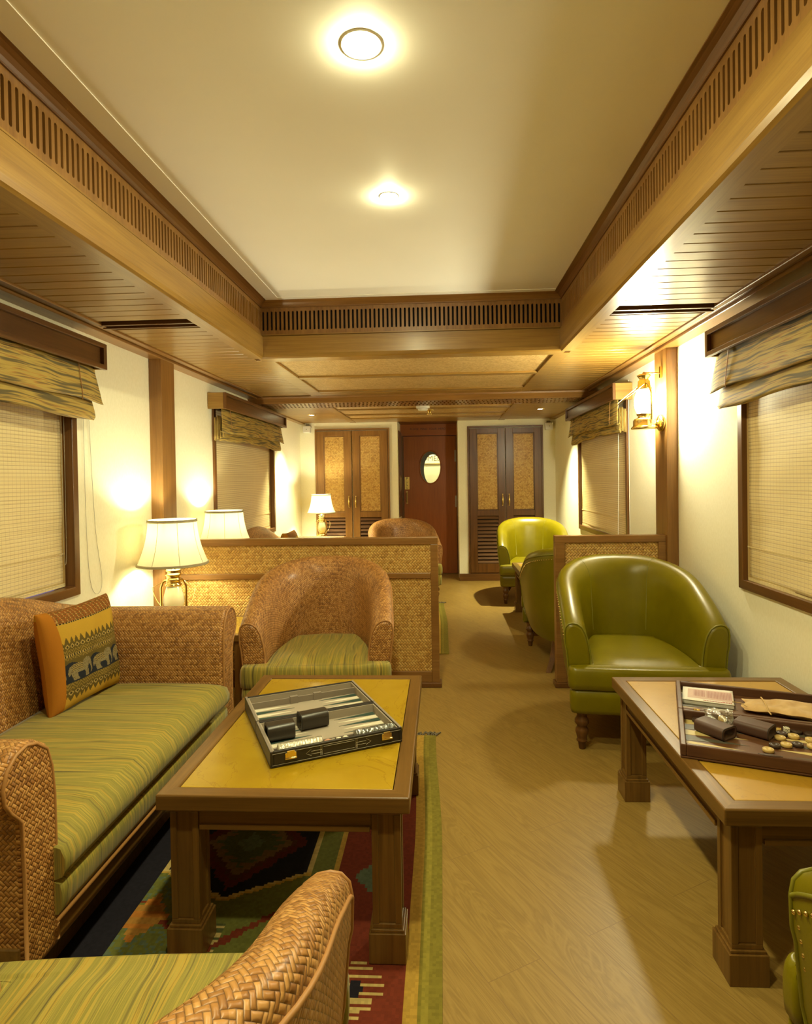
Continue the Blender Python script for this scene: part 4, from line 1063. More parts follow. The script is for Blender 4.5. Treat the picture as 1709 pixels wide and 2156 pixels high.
build_table('low table with polished yellow stone top holding the black backgammon case', (-0.424, 1.998, RUGZ), 0.662, 0.960, STONE, TABLE_WOOD, h=0.448-RUGZ)
tr_ = build_table('low table with ochre top holding the brown backgammon case', (1.003, 1.974, 0), 0.662, 0.974, STONE_DULL, TABLE_WOOD)
dup(tr_, (0.985, 5.27, 0), 0, 'low table behind the short divider between the two far green armchairs')
def side_table(label, loc, w, d, h):
    t = thing('side_table', label, 'side table', loc, 0, 'lamp side tables'); X, Yh = w/2, d/2; m = MB()
    m.box(-X, X, -Yh, -Yh+0.035, h-0.035, h); m.box(-X, X, Yh-0.035, Yh, h-0.035, h); m.box(-X, -X+0.035, -Yh+0.035, Yh-0.035, h-0.035, h); m.box(X-0.035, X, -Yh+0.035, Yh-0.035, h-0.035, h)
    m.build('top_frame', TABLE_WOOD['x'], t, bevel=0.003)
    MB().box(-X+0.036, X-0.036, -Yh+0.036, Yh-0.036, h-0.028, h-0.001).build('stone_top', STONE, t)
    m = MB(); m.box(-X+0.05, X-0.05, -Yh+0.05, Yh-0.05, h-0.10, h-0.035); m.build('apron', TABLE_WOOD['x'], t, bevel=0.003)
    for sx in (-1, 1):
        for sy in (-1, 1): MB().box(sx*(X-0.02), sx*(X-0.075), sy*(Yh-0.02), sy*(Yh-0.075), 0, h-0.036).build('leg', TABLE_WOOD['z'], t, bevel=0.003)
    return t
side_table('side table with yellow stone top between the sofa arm and the long divider', (-1.345, 3.34, 0), 0.62, 0.46, 0.45)
side_table('side table just behind the long divider carrying the middle lamp', (-1.40, 4.07, 0), 0.58, 0.66, 0.45)
side_table('side table in the far left corner carrying the smallest lamp', (-1.40, 6.95, 0), 0.50, 0.50, 0.575)

# ------------------------------------------------------------------ table lamps (brass lantern body, pleated shade)
def build_lamp(label, loc, rz=0.0):
    t = thing('table_lamp', label, 'lamp', loc, rz, 'brass lantern table lamps')
    m = MB(); m.lathe([(0.0005, 0.0), (0.080, 0.0), (0.082, 0.010), (0.076, 0.016), (0.070, 0.05), (0.056, 0.064), (0.040, 0.070), (0.034, 0.078)], seg=32); m.build('base_tank', BRASS, t)
    m = MB(); m.lathe([(0.034, 0.078), (0.050, 0.105), (0.057, 0.14), (0.054, 0.17), (0.042, 0.21), (0.036, 0.228)], seg=32); m.build('glass_globe', MILK, t)
    m = MB(); m.lathe([(0.036, 0.226), (0.044, 0.230), (0.046, 0.236), (0.036, 0.242), (0.040, 0.256), (0.047, 0.262), (0.036, 0.270), (0.038, 0.284), (0.044, 0.290), (0.034, 0.298), (0.030, 0.306), (0.042, 0.314), (0.038, 0.322), (0.012, 0.326), (0.010, 0.40), (0.0005, 0.40)], seg=32); m.build('cap_collar', BRASS, t)
    m = MB()
    for s in (-1, 1): m.tube([(s*0.058, -0.0, 0.055), (s*0.066, 0, 0.09), (s*0.066, 0, 0.22), (s*0.056, 0, 0.252), (s*0.040, 0, 0.262)], 0.007, 10)
    m.build('side_tube', BRASS, t)
    m = MB(); pts = [(0.066*math.cos(a)-0.0, -0.02-0.13*math.sin(a)*0.75, 0.255-0.17*math.sin(a)) for a in [PI*k/20 for k in range(21)]]
    m.tube([(-0.066, 0, 0.25)]+[(-0.115*math.cos(a)*1.0, -0.085*math.sin(a), 0.25-0.16*math.sin(a)) for a in [PI*k/24 for k in range(1, 24)]]+[(0.066, 0, 0.25)], 0.0016, 6); m.build('wire_bail', BRASS, t)
    # bell shade: 8 panels
    prof = [(0.130, 0.598), (0.131, 0.575), (0.136, 0.53), (0.144, 0.485), (0.156, 0.44), (0.172, 0.395), (0.190, 0.352)]
    rf = lambda a: 1-0.022*(1-abs(math.cos(4*a)))
    m = MB(); m.lathe(prof, seg=64, rfun=rf); m.build('lamp_shade', SHADE, t)
    bind = plain('shade_binding', (0.42, 0.37, 0.24), 0.8) if 'shade_binding' not in D.materials else D.materials['shade_binding']
    m = MB()
    for r, z in ((0.131, 0.598), (0.131, 0.590), (0.190, 0.350), (0.190, 0.357)): m.tube([(r*rf(a)*math.cos(a), r*rf(a)*math.sin(a), z) for a in [2*PI*k/64 for k in range(64)]], 0.0042, 6, closed=True)
    for k in range(8): a = 2*PI*k/8; m.tube([(r*1.002*math.cos(a), r*1.002*math.sin(a), z) for r, z in prof], 0.0013, 5)
    m.build('shade_binding', bind, t)
    m = MB(); m.lathe([(0.010, 0.40), (0.014, 0.405), (0.014, 0.43)], seg=16)
    for k in range(3): a = 2*PI*k/3; m.tube([(0.010*math.cos(a), 0.010*math.sin(a), 0.43), (0.05*math.cos(a), 0.05*math.sin(a), 0.50), (0.128*math.cos(a), 0.128*math.sin(a), 0.597)], 0.0015, 5)
    m.build('bulb_holder', BRASS, t)
    return t
def bulb(t, sc=1.0):
    l = D.lights.new('bulb', 'POINT'); l.energy = LAMP_W; l.color = WARM_LAMP; l.shadow_soft_size = 0.028
    o = D.objects.new('bulb', l); COL.objects.link(o); o.parent = t; o.location = (0, 0, 0.515)
lamp = build_lamp('brass lantern lamp with cream bell shade nearest us, in front of the long divider', (-1.513, 3.31, 0.45), math.radians(35))
lamp2 = dup(lamp, (-1.560, 4.25, 0.45), math.radians(20), 'lamp whose cream shade shows just behind the long divider')
lamp3 = dup(lamp, (-1.400, 6.95, 0.575), math.radians(35), 'farthest and smallest brass lantern lamp, in front of the left cupboard')
lamp3.scale = (0.86, 0.86, 0.86)
for q in (lamp, lamp2, lamp3): bulb(q)

# ------------------------------------------------------------------ wall sconce lantern on the right post
def build_sconce():
    t = thing('wall_lantern', 'lit brass hurricane lantern on the right wall post', 'wall lamp', (1.315, 3.665, 1.567))
    cx = -0.105
    m = MB(); P = [[(-x, r*math.cos(a), r*math.sin(a)) for r, x in ((0.050, 0.0), (0.051, 0.010), (0.046, 0.020), (0.034, 0.026), (0.016, 0.028), (0.014, 0.036))] for a in [2*PI*k/32 for k in range(32)]]
    m.grid(P, cu=True); m.build('wall_plate', BRASS, t)
    m = MB(); m.tube([(-0.026, 0, 0), (-0.045, 0, -0.002), (-0.075, 0, -0.006)], 0.012, 12); m.lathe([(0.0005, -0.018), (0.014, -0.014), (0.019, 0), (0.014, 0.014), (0.0005, 0.018)], (-0.045, 0, 0), 16); m.build('arm', BRASS, t)
    m = MB(); m.lathe([(0.0005, -0.034), (0.074, -0.034), (0.076, -0.028), (0.070, -0.020), (0.064, -0.016), (0.063, 0.014), (0.058, 0.024), (0.040, 0.032), (0.034, 0.040), (0.042, 0.048), (0.044, 0.056)], (cx, 0, 0), 40); m.build('fuel_tank', BRASS, t)
    m = MB(); m.lathe([(0.036, 0.056), (0.046, 0.075), (0.055, 0.105), (0.056, 0.135), (0.048, 0.170), (0.038, 0.200)], (cx, 0, 0), 40); m.build('glass_chimney', SCONCE_GLASS, t)
    m = MB(); m.lathe([(0.040, 0.198), (0.046, 0.204), (0.046, 0.210), (0.036, 0.214), (0.034, 0.250), (0.028, 0.256), (0.024, 0.262), (0.036, 0.278), (0.040, 0.284), (0.030, 0.290), (0.010, 0.294), (0.006, 0.304), (0.0005, 0.304)], (cx, 0, 0), 32); m.build('vent_cap', BRASS, t)
    m = MB()
    for s in (-1, 1): m.tube([(cx+0.02, s*0.058, 0.0), (cx+0.02, s*0.070, 0.03), (cx+0.018, s*0.068, 0.17), (cx+0.012, s*0.050, 0.225), (cx, s*0.034, 0.235)], 0.007, 10)
    m.build('side_tube', BRASS, t)
    m = MB(); m.tube([(cx-0.02, -0.060, 0.225), (cx-0.075, -0.06, 0.18), (cx-0.145, -0.035, 0.125), (cx-0.158, 0.0, 0.110), (cx-0.145, 0.035, 0.125), (cx-0.075, 0.06, 0.18), (cx-0.02, 0.060, 0.225)], 0.0022, 6); m.build('wire_bail', BRASS, t)
    m = MB(); m.tube([(cx, 0, 0.300), (-0.012, 0, 0.296)], 0.004, 8); m.box(-0.014, -0.002, -0.009, 0.009, 0.268, 0.335); m.build('top_bracket', BRASS, t)
build_sconce()

# ------------------------------------------------------------------ rugs
GRN, DGR, RED, NVY, OLB, GOLD, TEA, CRM, ORA = (0.14, 0.145, 0.030), (0.08, 0.09, 0.03), (0.17, 0.030, 0.012), (0.014, 0.012, 0.018), (0.26, 0.21, 0.03), (0.46, 0.28, 0.045), (0.11, 0.145, 0.085), (0.50, 0.37, 0.13), (0.45, 0.165, 0.025)
def rug_col(x, y):
    """x from the right edge to the left (0..1.1), y along; stepped kilim pattern"""
    st = 0.012; xs = math.floor(x/st)*st; ys = math.floor(y/st)*st
    rn = random.random()*0.25+0.85
    def c(k): return tuple(q*rn for q in k)
    if x < 0.062: return c(OLB) if (0.02 < x) == ((x*100) % 3 < 2) else c(tuple(q*0.8 for q in OLB))
    if x < 0.095: return c(GOLD)
    if x < 0.33:
        py = (y % 0.42)-0.21; px = xs-0.21; teeth = 0.014*((int(y/0.010)) % 3)
        if abs(py)*0.9+abs(px)*1.1 < 0.085+teeth*0.6 and abs(py) > 0.0:
            d = abs(py)*0.9+abs(px)*1.1
            if int((y+0.3) / 0.42) % 2: return c(TEA) if d < 0.07 else c(RED)
            return c(CRM) if (int(y/0.012) % 2) and d > 0.02 else c(NVY) if d < 0.03 else c(RED)
        return c(RED)
    if x < 0.352: return c(GOLD)
    if x < 0.90:
        py = (y-0.38) % 1.0-0.5; px = xs-0.655; yy = (math.floor(y/st)*st-0.38) % 1.0-0.5
        hexd = max(abs(px)/0.245, (abs(px)*0.55+abs(py))/0.30)
        if hexd < 1.0:
            if hexd > 0.93: return c(CRM if hexd < 0.97 else GOLD)
            dm = abs(px)/0.165+abs(yy)/0.20
            if dm < 1.0:
                if dm > 0.9: return c((0.09, 0.03, 0.012))
                if dm < 0.62+0.12*(int(y/0.016) % 2): return c(TEA if dm < 0.3 else DGR)
                return c((0.17, 0.10, 0.035))
            if dm < 1.22: return c((0.10, 0.018, 0.012))
            return c(NVY)
        ex = abs(px); zz = abs(abs(py)-0.42)
        if abs(px-0.20)*0.8+abs(yy-0.36)*0.55 < 0.055 or abs(px-0.17)*0.7+abs(yy+0.40)*0.5 < 0.05: return c(ORA if int(y/0.024) % 2 else (0.36, 0.17, 0.03))
        if abs(abs(px)-abs(abs(yy)-0.5)*1.1) < 0.016 and abs(py) > 0.30: return c(RED)
        if abs(px) < 0.05 and abs(abs(py)-0.44) < 0.05: return c(CRM if int(y/0.014) % 2 else DGR)
        return c(GRN if px < 0.05 else TEA if random.random() < 0.35 else GRN)
    return c(NVY)
def build_rug(label, x1, y0, y1, w, group):
    t = thing('kilim_rug', label, 'rug', (x1, y0, 0.0), 0, group); L = y1-y0; cs = 0.0085; nx, ny = int(w/cs), int(L/cs)
    def edge(y): return -0.030*sst(L-0.9, L, y)
    P = [[(-w*i/nx+edge(L*j/ny)*(1-i/nx), L*j/ny, 0.0055+0.0006*math.sin(17*j/ny*L+3*i/nx)) for j in range(ny+1)] for i in range(nx+1)]
    m = MB(); m.grid(P, smooth=False, col=lambda i, j: rug_col(w*(i+0.5)/nx, L*(j+0.5)/ny if False else L-L*(j+0.5)/ny))
    # thickness
    for (i0, rng) in ((0, range(ny)), (nx, range(ny))):
        for j in rng:
            a, b = P[i0][j], P[i0][j+1]; m.quad([a, b, (b[0], b[1], 0.0003), (a[0], a[1], 0.0003)], col=OLB if i0 == 0 else NVY)
    for i in range(nx):
        for j0 in (0, ny):
            a, b = P[i][j0], P[i+1][j0]; m.quad([a, b, (b[0], b[1], 0.0003), (a[0], a[1], 0.0003)], col=OLB)
    o = m.build('woven_field', PATTERN, t); recalc(o)
    m = MB(); r = random.Random(3)
    for k in range(int(w/0.011)):
        x = -0.03-0.011*k; y = L; p = [(x, y-0.004, 0.004)]
        a = r.uniform(-0.9, 0.9)
        for s in range(4): p.append((p[-1][0]+math.sin(a)*0.011, p[-1][1]+math.cos(a)*0.012, 0.003+0.010*r.random()*(s < 3))); a += r.uniform(-0.9, 0.9)
        m.tube(p, 0.0032, 5)
    for s in (-1, 0, 1): m.tube([(-0.03, L-0.004, 0.005), (-0.026+0.006*s, L+0.012, 0.010), (-0.018+0.008*s, L+0.022+0.006*s, 0.008), (-0.012+0.006*s, L+0.026+0.010*s, 0.004)], 0.0026, 5)
    f = m.build('fringe', plain('grey_fringe', (0.14, 0.115, 0.075), 0.9) if 'grey_fringe' not in D.materials else D.materials['grey_fringe'], t)
    f['kind'] = 'stuff'; f['label'] = 'knotted grey fringe'
    return t
build_rug('green, red and navy kilim rug under the left table', -0.016, 0.20, 2.93, 1.02, 'kilim rugs')
build_rug('kilim rug on the far side of the long divider, only its olive edge showing', 0.035, 4.30, 6.05, 1.02, 'kilim rugs')

# ------------------------------------------------------------------ backgammon sets
FELT = plain('grey_felt', (0.34, 0.285, 0.215), 0.95); CASE = plain('black_leatherette', (0.018, 0.014, 0.011), 0.42); RIM = plain('grey_rim', (0.22, 0.18, 0.14), 0.8)
PTW = plain('white_point', (0.66, 0.61, 0.47), 0.7); PTG = plain('green_point', (0.025, 0.055, 0.042), 0.7); STITCH = plain('stitching', (0.42, 0.38, 0.28), 0.8)
def rrect(w, h, r, n=6):
    o = []
    for cx, cy, a in ((w/2-r, h/2-r, 0), (-w/2+r, h/2-r, PI/2), (-w/2+r, -h/2+r, PI), (w/2-r, -h/2+r, 1.5*PI)):
        o += [(cx+r*math.cos(a+PI/2*k/n), cy+r*math.sin(a+PI/2*k/n)) for k in range(n+1)]
    return o
def dice_cup(label, world, ang, L, w, h, mat, group, inner):
    t = thing('dice_cup', label, 'dice cup', world, ang, group); out = rrect(w, h, min(w, h)*0.32); inn = rrect(w-0.010, h-0.010, min(w, h)*0.28); m = MB()
    prof = [(1.0, 0, out), (1.0, 0.003, out), (1.0, L-0.003, out), (0.98, L, out), (0.99, L, inn), (0.96, 0.02, inn)]
    P = [[(x, p[k][0]*s, h/2+p[k][1]*s) for s, x, p in prof] for k in range(len(out))]
    b = m.grid(P, cu=True); n = len(out); q = len(prof)
    m.face([b+k*q for k in range(n)]); m.face([b+k*q+q-1 for k in range(n)])
    o = m.build('cup_body', mat, t); recalc(o)
    m = MB(); m.tube([(L-0.001, p[0], h/2+p[1]) for p in out], 0.0016, 6, closed=True); m.build('cup_rim', inner, t)
    return t
# left: black case, both halves open
BA = math.radians(26.6); BO = (-0.494, 1.667, 0.448)
def bl(x, y, z=0.0): return (BO[0]+x*math.cos(BA)-y*math.sin(BA), BO[1]+x*math.sin(BA)+y*math.cos(BA), BO[2]+z)
bw, bd, bh = 0.404, 0.482, 0.045
t = thing('backgammon_case', 'open black backgammon case with grey felt on the left table', 'board game', BO, BA)
m = MB(); e = 0.010
for y0, y1 in ((0.0, bd/2-0.001), (bd/2+0.001, bd)):
    m.box(0, bw, y0, y1, 0, 0.006); m.box(0, e, y0, y1, 0.006, bh); m.box(bw-e, bw, y0, y1, 0.006, bh); m.box(e, bw-e, y0, y0+e, 0.006, bh); m.box(e, bw-e, y1-e, y1, 0.006, bh)
m.build('case_shell', CASE, t, bevel=0.002)
m = MB()
for y0, y1 in ((0.0, bd/2-0.001), (bd/2+0.001, bd)):
    m.box(e, bw-e, y0+e, y1-e, 0.006, 0.016)
    for q in ((e, e+0.004, y0+e, y1-e), (bw-e-0.004, bw-e, y0+e, y1-e)): m.box(*q, 0.016, bh-0.003)
    m.box(e+0.004, bw-e-0.004, y0+e, y0+e+0.003, 0.016, bh-0.003); m.box(e+0.004, bw-e-0.004, y1-e-0.003, y1-e, 0.016, bh-0.003)
felt = m
m = MB(); m.box(e, bw-e, bd-0.058, bd-0.052, 0.016, bh-0.008); m.box(e, bw-e, 0.052, 0.058, 0.016, 0.030)
for x in (0.150, 0.235): m.box(x, x+0.028, bd-0.062, bd-0.048, 0.016, bh-0.004)
for a, b in ((0.0, bd/2-0.001), (bd/2+0.001, bd)):
    m.box(0.0015, e-0.0015, a+0.002, b-0.002, bh, bh+0.0012); m.box(bw-e+0.0015, bw-0.0015, a+0.002, b-0.002, bh, bh+0.0012)
m.build('divider_strip', RIM, t)
PW, PG = 1, 2; zf = 0.0155
def point(mi, xb, xt, yc, hw): felt.prism([(xb, yc-hw), (xb, yc+hw), (xt, yc)][::-1 if xb < xt else 1], lambda p, q, tt: (p, q, tt), zf, zf+0.0012, mi)
for (ya, yb_) in ((0.062, bd/2-0.015), (bd/2+0.015, bd-0.062)):
    n = 6; sp = (yb_-ya)/n
    for k in range(n):
        yc = ya+(k+0.5)*sp; point(PW if k % 2 else PG, e+0.005, 0.155, yc, sp*0.47); point(PG if k % 2 else PW, bw-e-0.005, bw-0.155, yc, sp*0.47)
felt.build('felt_lining', [FELT, PTW, PTG], t)
for x in (0.058, 0.352):
    m = MB(); m.box(x-0.016, x+0.016, -0.004, 0.0005, 0.018, 0.036); m.box(x-0.011, x+0.011, -0.006, -0.003, 0.026, 0.042); m.tube([(x-0.017, -0.004, 0.020), (x+0.017, -0.004, 0.020)], 0.003, 8); m.build('latch', BRASS, t, bevel=0.001)
m = MB()
for z in (0.006, 0.038): m.tube([(0.006, -0.0005, z), (bw-0.006, -0.0005, z)], 0.0006, 5)
for x0, x1, d in ((0.118, 0.150, -1), (0.286, 0.254, 1)):
    for o in (0, 0.004): m.tube([(x1+o*d, -0.0006, 0.010), (x1+o*d, -0.0006, 0.036)], 0.0006, 5)
    m.tube([(x1, -0.0006, 0.018), (x0, -0.0006, 0.018)], 0.0006, 5)
    m.tube([(x1, -0.0006, 0.026), (x0, -0.0006, 0.026)], 0.0006, 5); m.tube([(x0, -0.0006, 0.014), (x0+0.016*d, -0.0006, 0.022), (x0, -0.0006, 0.032)], 0.0006, 5)
m.tube([(0.155, -0.0006, 0.012), (0.249, -0.0006, 0.012)], 0.0006, 5); m.tube([(0.155, -0.0006, 0.033), (0.249, -0.0006, 0.033)], 0.0006, 5)
m.build('stitching', STITCH, t)
BLK_CUP = plain('black_cup', (0.030, 0.023, 0.016), 0.32); BLK_IN = plain('black_cup_edge', (0.012, 0.010, 0.008), 0.5)
dice_cup('black dice cup lying at the left side of the black backgammon case', bl(0.100, 0.150, 0.0172), BA+PI, 0.084, 0.058, 0.050, BLK_CUP, 'black dice cups', BLK_IN)
dice_cup('black dice cup lying in the middle of the black backgammon case', bl(0.218, 0.196, 0.0172), BA+PI+0.05, 0.090, 0.058, 0.050, BLK_CUP, 'black dice cups', BLK_IN)
def disc(name, label, cat, r, h, mat, loc, rz, group, axis='z', ring=None):
    t = thing(name, label, cat, loc, rz, group); m = MB()
    prof = [(0.0005, 0.0), (r-0.0012, 0.0), (r, 0.0012), (r, h-0.0012), (r-0.0012, h), (r*0.80, h), (r*0.78, h-0.0007), (r*0.74, h-0.0007), (r*0.72, h), (r*0.30, h), (r*0.26, h-0.0007), (0.0005, h-0.0007)]
    m.lathe(prof, seg=28)
    if axis == 'x': m.v = [(z, y, x+r) for x, y, z in m.v]
    m.build('disc', mat, t); return t
CHW = plain('white_checker', (0.80, 0.75, 0.58), 0.3); CHD = plain('slate_checker', (0.055, 0.075, 0.08), 0.3)
c0 = disc('checker', 'white checker standing in the wrapped row at the left of the tray', 'checker', 0.0165, 0.0084, CHW, bl(0.028, 0.030, 0.0165), BA, 'white checkers in the wrapped row', 'x')
for k in range(1, 15): dup(c0, bl(0.028+0.0086*k, 0.030, 0.0165), BA)
c1 = disc('checker', 'slate blue checker standing in the wrapped row at the right of the tray', 'checker', 0.0165, 0.0084, CHD, bl(0.262, 0.030, 0.0165), BA, 'slate checkers in the wrapped row', 'x')
for k in range(1, 15): dup(c1, bl(0.262+0.0084*k, 0.030, 0.0165), BA)
def wrap_sleeve(label, x0, x1):
    t = thing('wrap_sleeve', label, 'wrap', bl(x0, 0.030, 0.0165), BA, 'clear wraps round the checker rows'); m = MB(); L = x1-x0; P = []
    for i in range(29):
        q = i/28; r = 0.0180+0.0006*math.sin(i*2.1)
        if i in (0, 28): r *= 0.3
        elif i in (1, 27): r *= 0.97
        P.append([(L*q, r*math.cos(2*PI*k/24), 0.0175+r*(1+0.02*math.sin(5*k+i))*math.sin(2*PI*k/24)) for k in range(24)])
    m.grid(P, cv=True); m.build('film', WRAP, t)
wrap_sleeve('clear shrink wrap round the white checkers', 0.024, 0.163)
wrap_sleeve('clear shrink wrap round the slate checkers', 0.256, 0.393)
IVORY = plain('ivory_die', (0.78, 0.73, 0.56), 0.3)
def die(label, loc, rz, s, group, pips_mat=BLACK):
    t = thing('die', label, 'die', loc, rz, group); h = s/2
    MB().box(-h, h, -h, h, 0, s).build('cube', IVORY, t, bevel=s*0.12, seg=3)
    m = MB(); r = s*0.085; d = s*0.26
    def pip(c, n):
        n = Vector(n); a = n.orthogonal().normalized(); b = n.cross(a); b0 = m.add([tuple(Vector(c)+n*0.0003+r*(math.cos(2*PI*k/10)*a+math.sin(2*PI*k/10)*b)) for k in range(10)]); m.face(range(b0, b0+10))
    for a, b in ((d, d), (-d, -d), (d, -d), (-d, d)): pip((a, b, s), (0, 0, 1))
    for a, b in ((0, 0), (d, d), (-d, -d), (d, -d), (-d, d)): pip((a, -h, h+b), (0, -1, 0))
    for a, b in ((0, 0), (d, d), (-d, -d)): pip((h, a, h+b), (1, 0, 0)); pip((-h, a, h+b), (-1, 0, 0))
    m.build('pips', pips_mat, t); return t
d0 = die('ivory die in the tray between the wrapped checkers', bl(0.196, 0.040, 0.0165), BA+0.2, 0.014, 'dice in the tray of the black case')
for x, y, z, r in ((0.213, 0.028, 0.0165, 0.9), (0.214, 0.044, 0.0165, -0.3), (0.231, 0.030, 0.0165, 0.1), (0.236, 0.045, 0.0165, 0.5)): dup(d0, bl(x, y, z), BA+r)
t = thing('die', 'reddish doubling cube beside the ivory dice in the tray', 'die', bl(0.178, 0.034, 0.0165), BA+0.5); m = MB(); m.box(-0.009, 0.009, -0.009, 0.009, 0, 0.018)
m.build('cube', plain('pink_cube', (0.50, 0.25, 0.17), 0.35), t, bevel=0.002)

# right: brown wooden case
RA = math.radians(-19.5); RO = (0.672, 1.757, 0.448)
def brr(x, y, z=0.0): return (RO[0]+x*math.cos(RA)-y*math.sin(RA), RO[1]+x*math.sin(RA)+y*math.cos(RA), RO[2]+z)
BWOOD = wood('case_wood', (0.075, 0.030, 0.014), (0.12, 0.050, 0.024), 'x', 0.4, 0.1)
rw, rd, rh = 0.452, 0.582, 0.040
t = thing('backgammon_case', 'open brown wooden backgammon case with loose pieces on the right table', 'board game', RO, RA)
m = MB(); e = 0.016
for y0, y1 in ((0.0, rd/2-0.001), (rd/2+0.001, rd)):
    m.box(0, rw, y0, y1, 0, 0.007); m.box(0, e, y0, y1, 0.007, rh); m.box(rw-e, rw, y0, y1, 0.007, rh); m.box(e, rw-e, y0, y0+e, 0.007, rh); m.box(e, rw-e, y1-e, y1, 0.007, rh)
m.build('case_shell', BWOOD, t, bevel=0.003)
BFIELD = wood('field_veneer', (0.11, 0.045, 0.018), (0.15, 0.065, 0.028), 'x', 0.4, 0.1)
m = MB()
for y0, y1 in ((0.0, rd/2-0.001), (rd/2+0.001, rd)): m.box(e, rw-e, y0+e, y1-e, 0.007, 0.011)
felt = m; PA, PB = 1, 2; zf = 0.0105
for ya, yb_ in ((e, rd/2-e), (rd/2+e, rd-e)):
    n = 6; sp = (yb_-ya)/n
    for k in range(n):
        yc = ya+(k+0.5)*sp; point(PA if k % 2 else PB, e, 0.19, yc, sp*0.47); point(PB if k % 2 else PA, rw-e, rw-0.19, yc, sp*0.47)
felt.build('playing_field', [BFIELD, plain('cream_point', (0.55, 0.43, 0.16), 0.5), plain('grey_point', (0.085, 0.075, 0.05), 0.5)], t)
m = MB()
for x in (0.057, rw-0.057):
    m = MB(); m.tube([(x-0.010, rd/2, rh+0.001), (x+0.010, rd/2, rh+0.001)], 0.0022, 8); m.box(x-0.009, x+0.009, rd/2-0.007, rd/2+0.007, rh-0.0005, rh+0.001); m.build('hinge', BRASS, t)
m = MB(); m.lathe([(0.0005, 0), (0.030, 0), (0.030, 0.0008), (0.0005, 0.0008)], (0.225, 0.008, rh-0.0002), 24); m.v = [(x, 0.008+(y-0.008)*0.25, z) for x, y, z in m.v]; m.build('finger_notch', plain('notch_dark', (0.05, 0.022, 0.012), 0.5), t)
BRC = plain('brown_cup', (0.080, 0.036, 0.022), 0.55); BRI = plain('brown_cup_edge', (0.03, 0.016, 0.010), 0.7)
dice_cup('brown dice cup lying at the left of the brown case', brr(0.064, 0.208, 0.0122), RA-math.radians(38), 0.096, 0.066, 0.036, BRC, 'brown dice cups', BRI)
dice_cup('brown dice cup lying in the middle of the brown case beside the plastic bag', brr(0.170, 0.246, 0.0122), RA-math.radians(26), 0.098, 0.066, 0.036, BRC, 'brown dice cups', BRI)
CL = plain('pale_wood_checker', (0.58, 0.40, 0.13), 0.45); CK = plain('dark_wood_checker', (0.055, 0.030, 0.018), 0.45)
zc = 0.0122
lc = disc('checker', 'pale wooden checker nearest the front rim of the brown case', 'checker', 0.0150, 0.009, CL, brr(0.233, 0.100, zc), RA, 'pale checkers in the brown case')
for x, y, z, lab in ((0.278, 0.272, zc+0.0, 'pale wooden checker just left of the standing die in the brown case'), (0.279, 0.204, zc, 'pale wooden checker in the brown case, just right of the middle dice cup'),
                     (0.318, 0.230, zc, 'pale wooden checker below the standing die in the brown case'), (0.287, 0.156, zc, 'pale wooden checker between two dark ones in the brown case'),
                     (0.360, 0.218, zc, 'pale wooden checker at the right edge of the photo in the brown case'), (0.355, 0.170, zc, 'pale wooden checker lowest at the right edge of the photo')):
    dup(lc, brr(x, y, z), RA+x*9, lab)
dc = disc('checker', 'dark wooden checker below the die, beside the middle dice cup', 'checker', 0.0150, 0.009, CK, brr(0.289, 0.240, zc), RA, 'dark checkers in the brown case')
for x, y, lab in ((0.333, 0.272, 'dark wooden checker just right of the standing die'), (0.366, 0.262, 'dark wooden checker at the right edge of the photo behind the pale ones'),
                  (0.255, 0.140, 'dark wooden checker behind the front pale checker'), (0.318, 0.170, 'dark wooden checker right of the pale one in the front row'),
                  (0.056, 0.262, 'brown topped dark checker alone in the far left corner of the brown case')):
    dup(dc, brr(x, y, zc), RA+x*7, lab)
die('ivory die standing upright among the checkers of the brown case', brr(0.306, 0.268, zc), RA+0.15, 0.0155, None)
# booklet
t = thing('rules_booklet', 'white booklet with pink printed cover in the lid of the brown case', 'booklet', brr(0.102, 0.488, 0.0118), RA-math.radians(3))
PAPER = plain('paper', (0.74, 0.70, 0.62), 0.7); PINK = plain('pink_cover', (0.58, 0.40, 0.34), 0.6); PRT = plain('pink_print', (0.42, 0.20, 0.18), 0.7); RPRT = plain('red_print', (0.40, 0.07, 0.05), 0.7)
m = MB()
for k in range(4): m.box(-0.080+0.0005*k, 0.080-0.0005*k, -0.064, 0.064, 0.0+0.003*k, 0.0024+0.003*k)
m.build('pages', PAPER, t)
def flap(u, v): return (-0.081+0.162*u, -0.066+0.130*v, 0.0128+0.007*sst(0.5, 1.0, v)*(0.4+0.6*u))
m = MB(); m.grid([[flap(i/12, j/12) for j in range(13)] for i in range(13)]); m.build('cover', PAPER, t, solid=0.0006)
m = MB(); m.grid([[tuple(Vector(flap(0.08+0.88*i/10, 0.20+0.66*j/10))+Vector((0.004, 0, 0.0007))) for j in range(11)] for i in range(11)]); m.build('cover_print', PINK, t)
m = MB()
for k in range(26):
    u = 0.20+0.72*k/25
    if k == 8: continue
    L0 = 0.32 if k > 8 else 0.36
    a, b = flap(u, L0), flap(u+0.012, L0); c, d = flap(u+0.012, 0.80), flap(u, 0.80)
    m.quad([(q[0]+0.004, q[1], q[2]+0.0016) for q in (a, b, c, d)])
m.build('printed_lines', PRT, t)
m = MB()
for k in range(18):
    u = 0.42+0.03*k; hgt_ = 0.030 if k > 11 else 0.016
    m.box(flap(u, 0)[0], flap(u, 0)[0]+0.0032, -0.056, -0.056+hgt_*0.32, 0.0136, 0.0142)
m.build('title_print', RPRT, t)
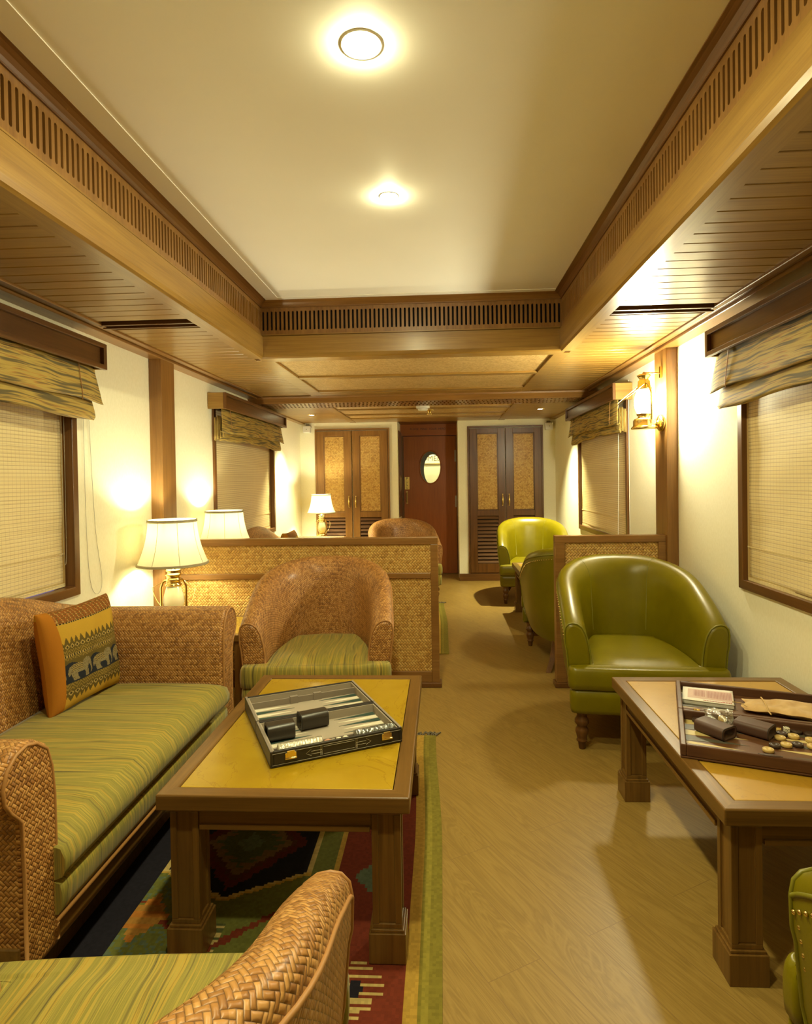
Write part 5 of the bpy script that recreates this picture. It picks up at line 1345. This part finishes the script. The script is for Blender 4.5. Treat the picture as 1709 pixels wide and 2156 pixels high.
# suede pouch
t = thing('suede_pouch', 'crumpled tan suede pouch in the lid of the brown case', 'pouch', brr(0.312, 0.436, 0.0120), RA-math.radians(8)); m = MB(); P = []
def mk_suede():
    g = G('tan_suede'); n = g.noise(g.coord('Object', (30, 30, 30)), 1.0, 4.0); g.p(Base_Color=g.ramp(n, [(0.3, (0.46, 0.27, 0.085)), (0.7, (0.60, 0.40, 0.17))]), Roughness=0.9, Sheen_Weight=0.3); g.bump(n, 0.5, 0.004); return g.m
SUEDE = mk_suede(); r = random.Random(5)
N = 36
for s in (1, -1):
    P = []
    for i in range(N+1):
        u = 2*i/N-1; row = []
        for j in range(17):
            v = 2*j/16-1; hw = 0.066+0.010*u+0.004*math.sin(4*u); th = (max(0, 1-abs(u)**4)*max(0, 1-abs(v)**4))**0.5
            z = 0.011+0.012*sst(-1, 0.4, u)*(0.5+0.5*abs(v))+s*(0.004+0.007*th*(1+0.3*math.sin(7*u+3*v)+0.25*math.sin(13*u-5*v)))*th
            row.append((0.105*u+0.006*math.sin(5*v)*(1 if abs(u) > 0.9 else 0.3), hw*v*(1+0.05*math.sin(8*u)), max(0.001, z)))
        P.append(row)
    m.grid(P if s > 0 else P[::-1])
m.build('pouch_body', SUEDE, t)
m = MB(); m.tube([(-0.052, 0.070, 0.020), (-0.050, 0.035, 0.030), (-0.042, 0.0, 0.030), (-0.036, -0.035, 0.030), (-0.030, -0.066, 0.022), (-0.022, -0.078, 0.016)], 0.0025, 6); m.tube([(-0.09, -0.055, 0.022), (-0.11, -0.05, 0.030), (-0.135, -0.055, 0.031)], 0.0015, 6); m.build('drawstring', plain('tan_cord', (0.52, 0.34, 0.13), 0.8), t)
# small zip bag with a piece in it
t = thing('plastic_bag', 'small clear zip bag with a pale piece behind the brown dice cups', 'bag', brr(0.120, 0.262, 0.0125), RA+math.radians(8)); m = MB()
for s in (1, -1):
    P = []
    for i in range(19):
        u = 2*i/18-1
        P.append([(0.042*u+0.004*v_, 0.030*v_, 0.024+0.012*v_+s*0.010*(max(0, 1-u**4)*max(0, 1-v_**4))**0.5*(1+0.4*math.sin(6*u+4*v_))) for v_ in [2*j/12-1 for j in range(13)]])
    m.grid(P)
m.build('film', WRAP, t)
m = MB()
for dy in (0.025, 0.028): m.tube([(-0.042, dy, 0.037), (0.046, dy, 0.038)], 0.0009, 5)
m.build('zip_strip', plain('zip_white', (0.8, 0.78, 0.7), 0.3), t)
pc = disc('checker', 'pale checker inside the small clear zip bag', 'checker', 0.0125, 0.008, CL, brr(0.128, 0.258, 0.030), RA, None)
pc.rotation_euler = (0.5, 0.3, RA)
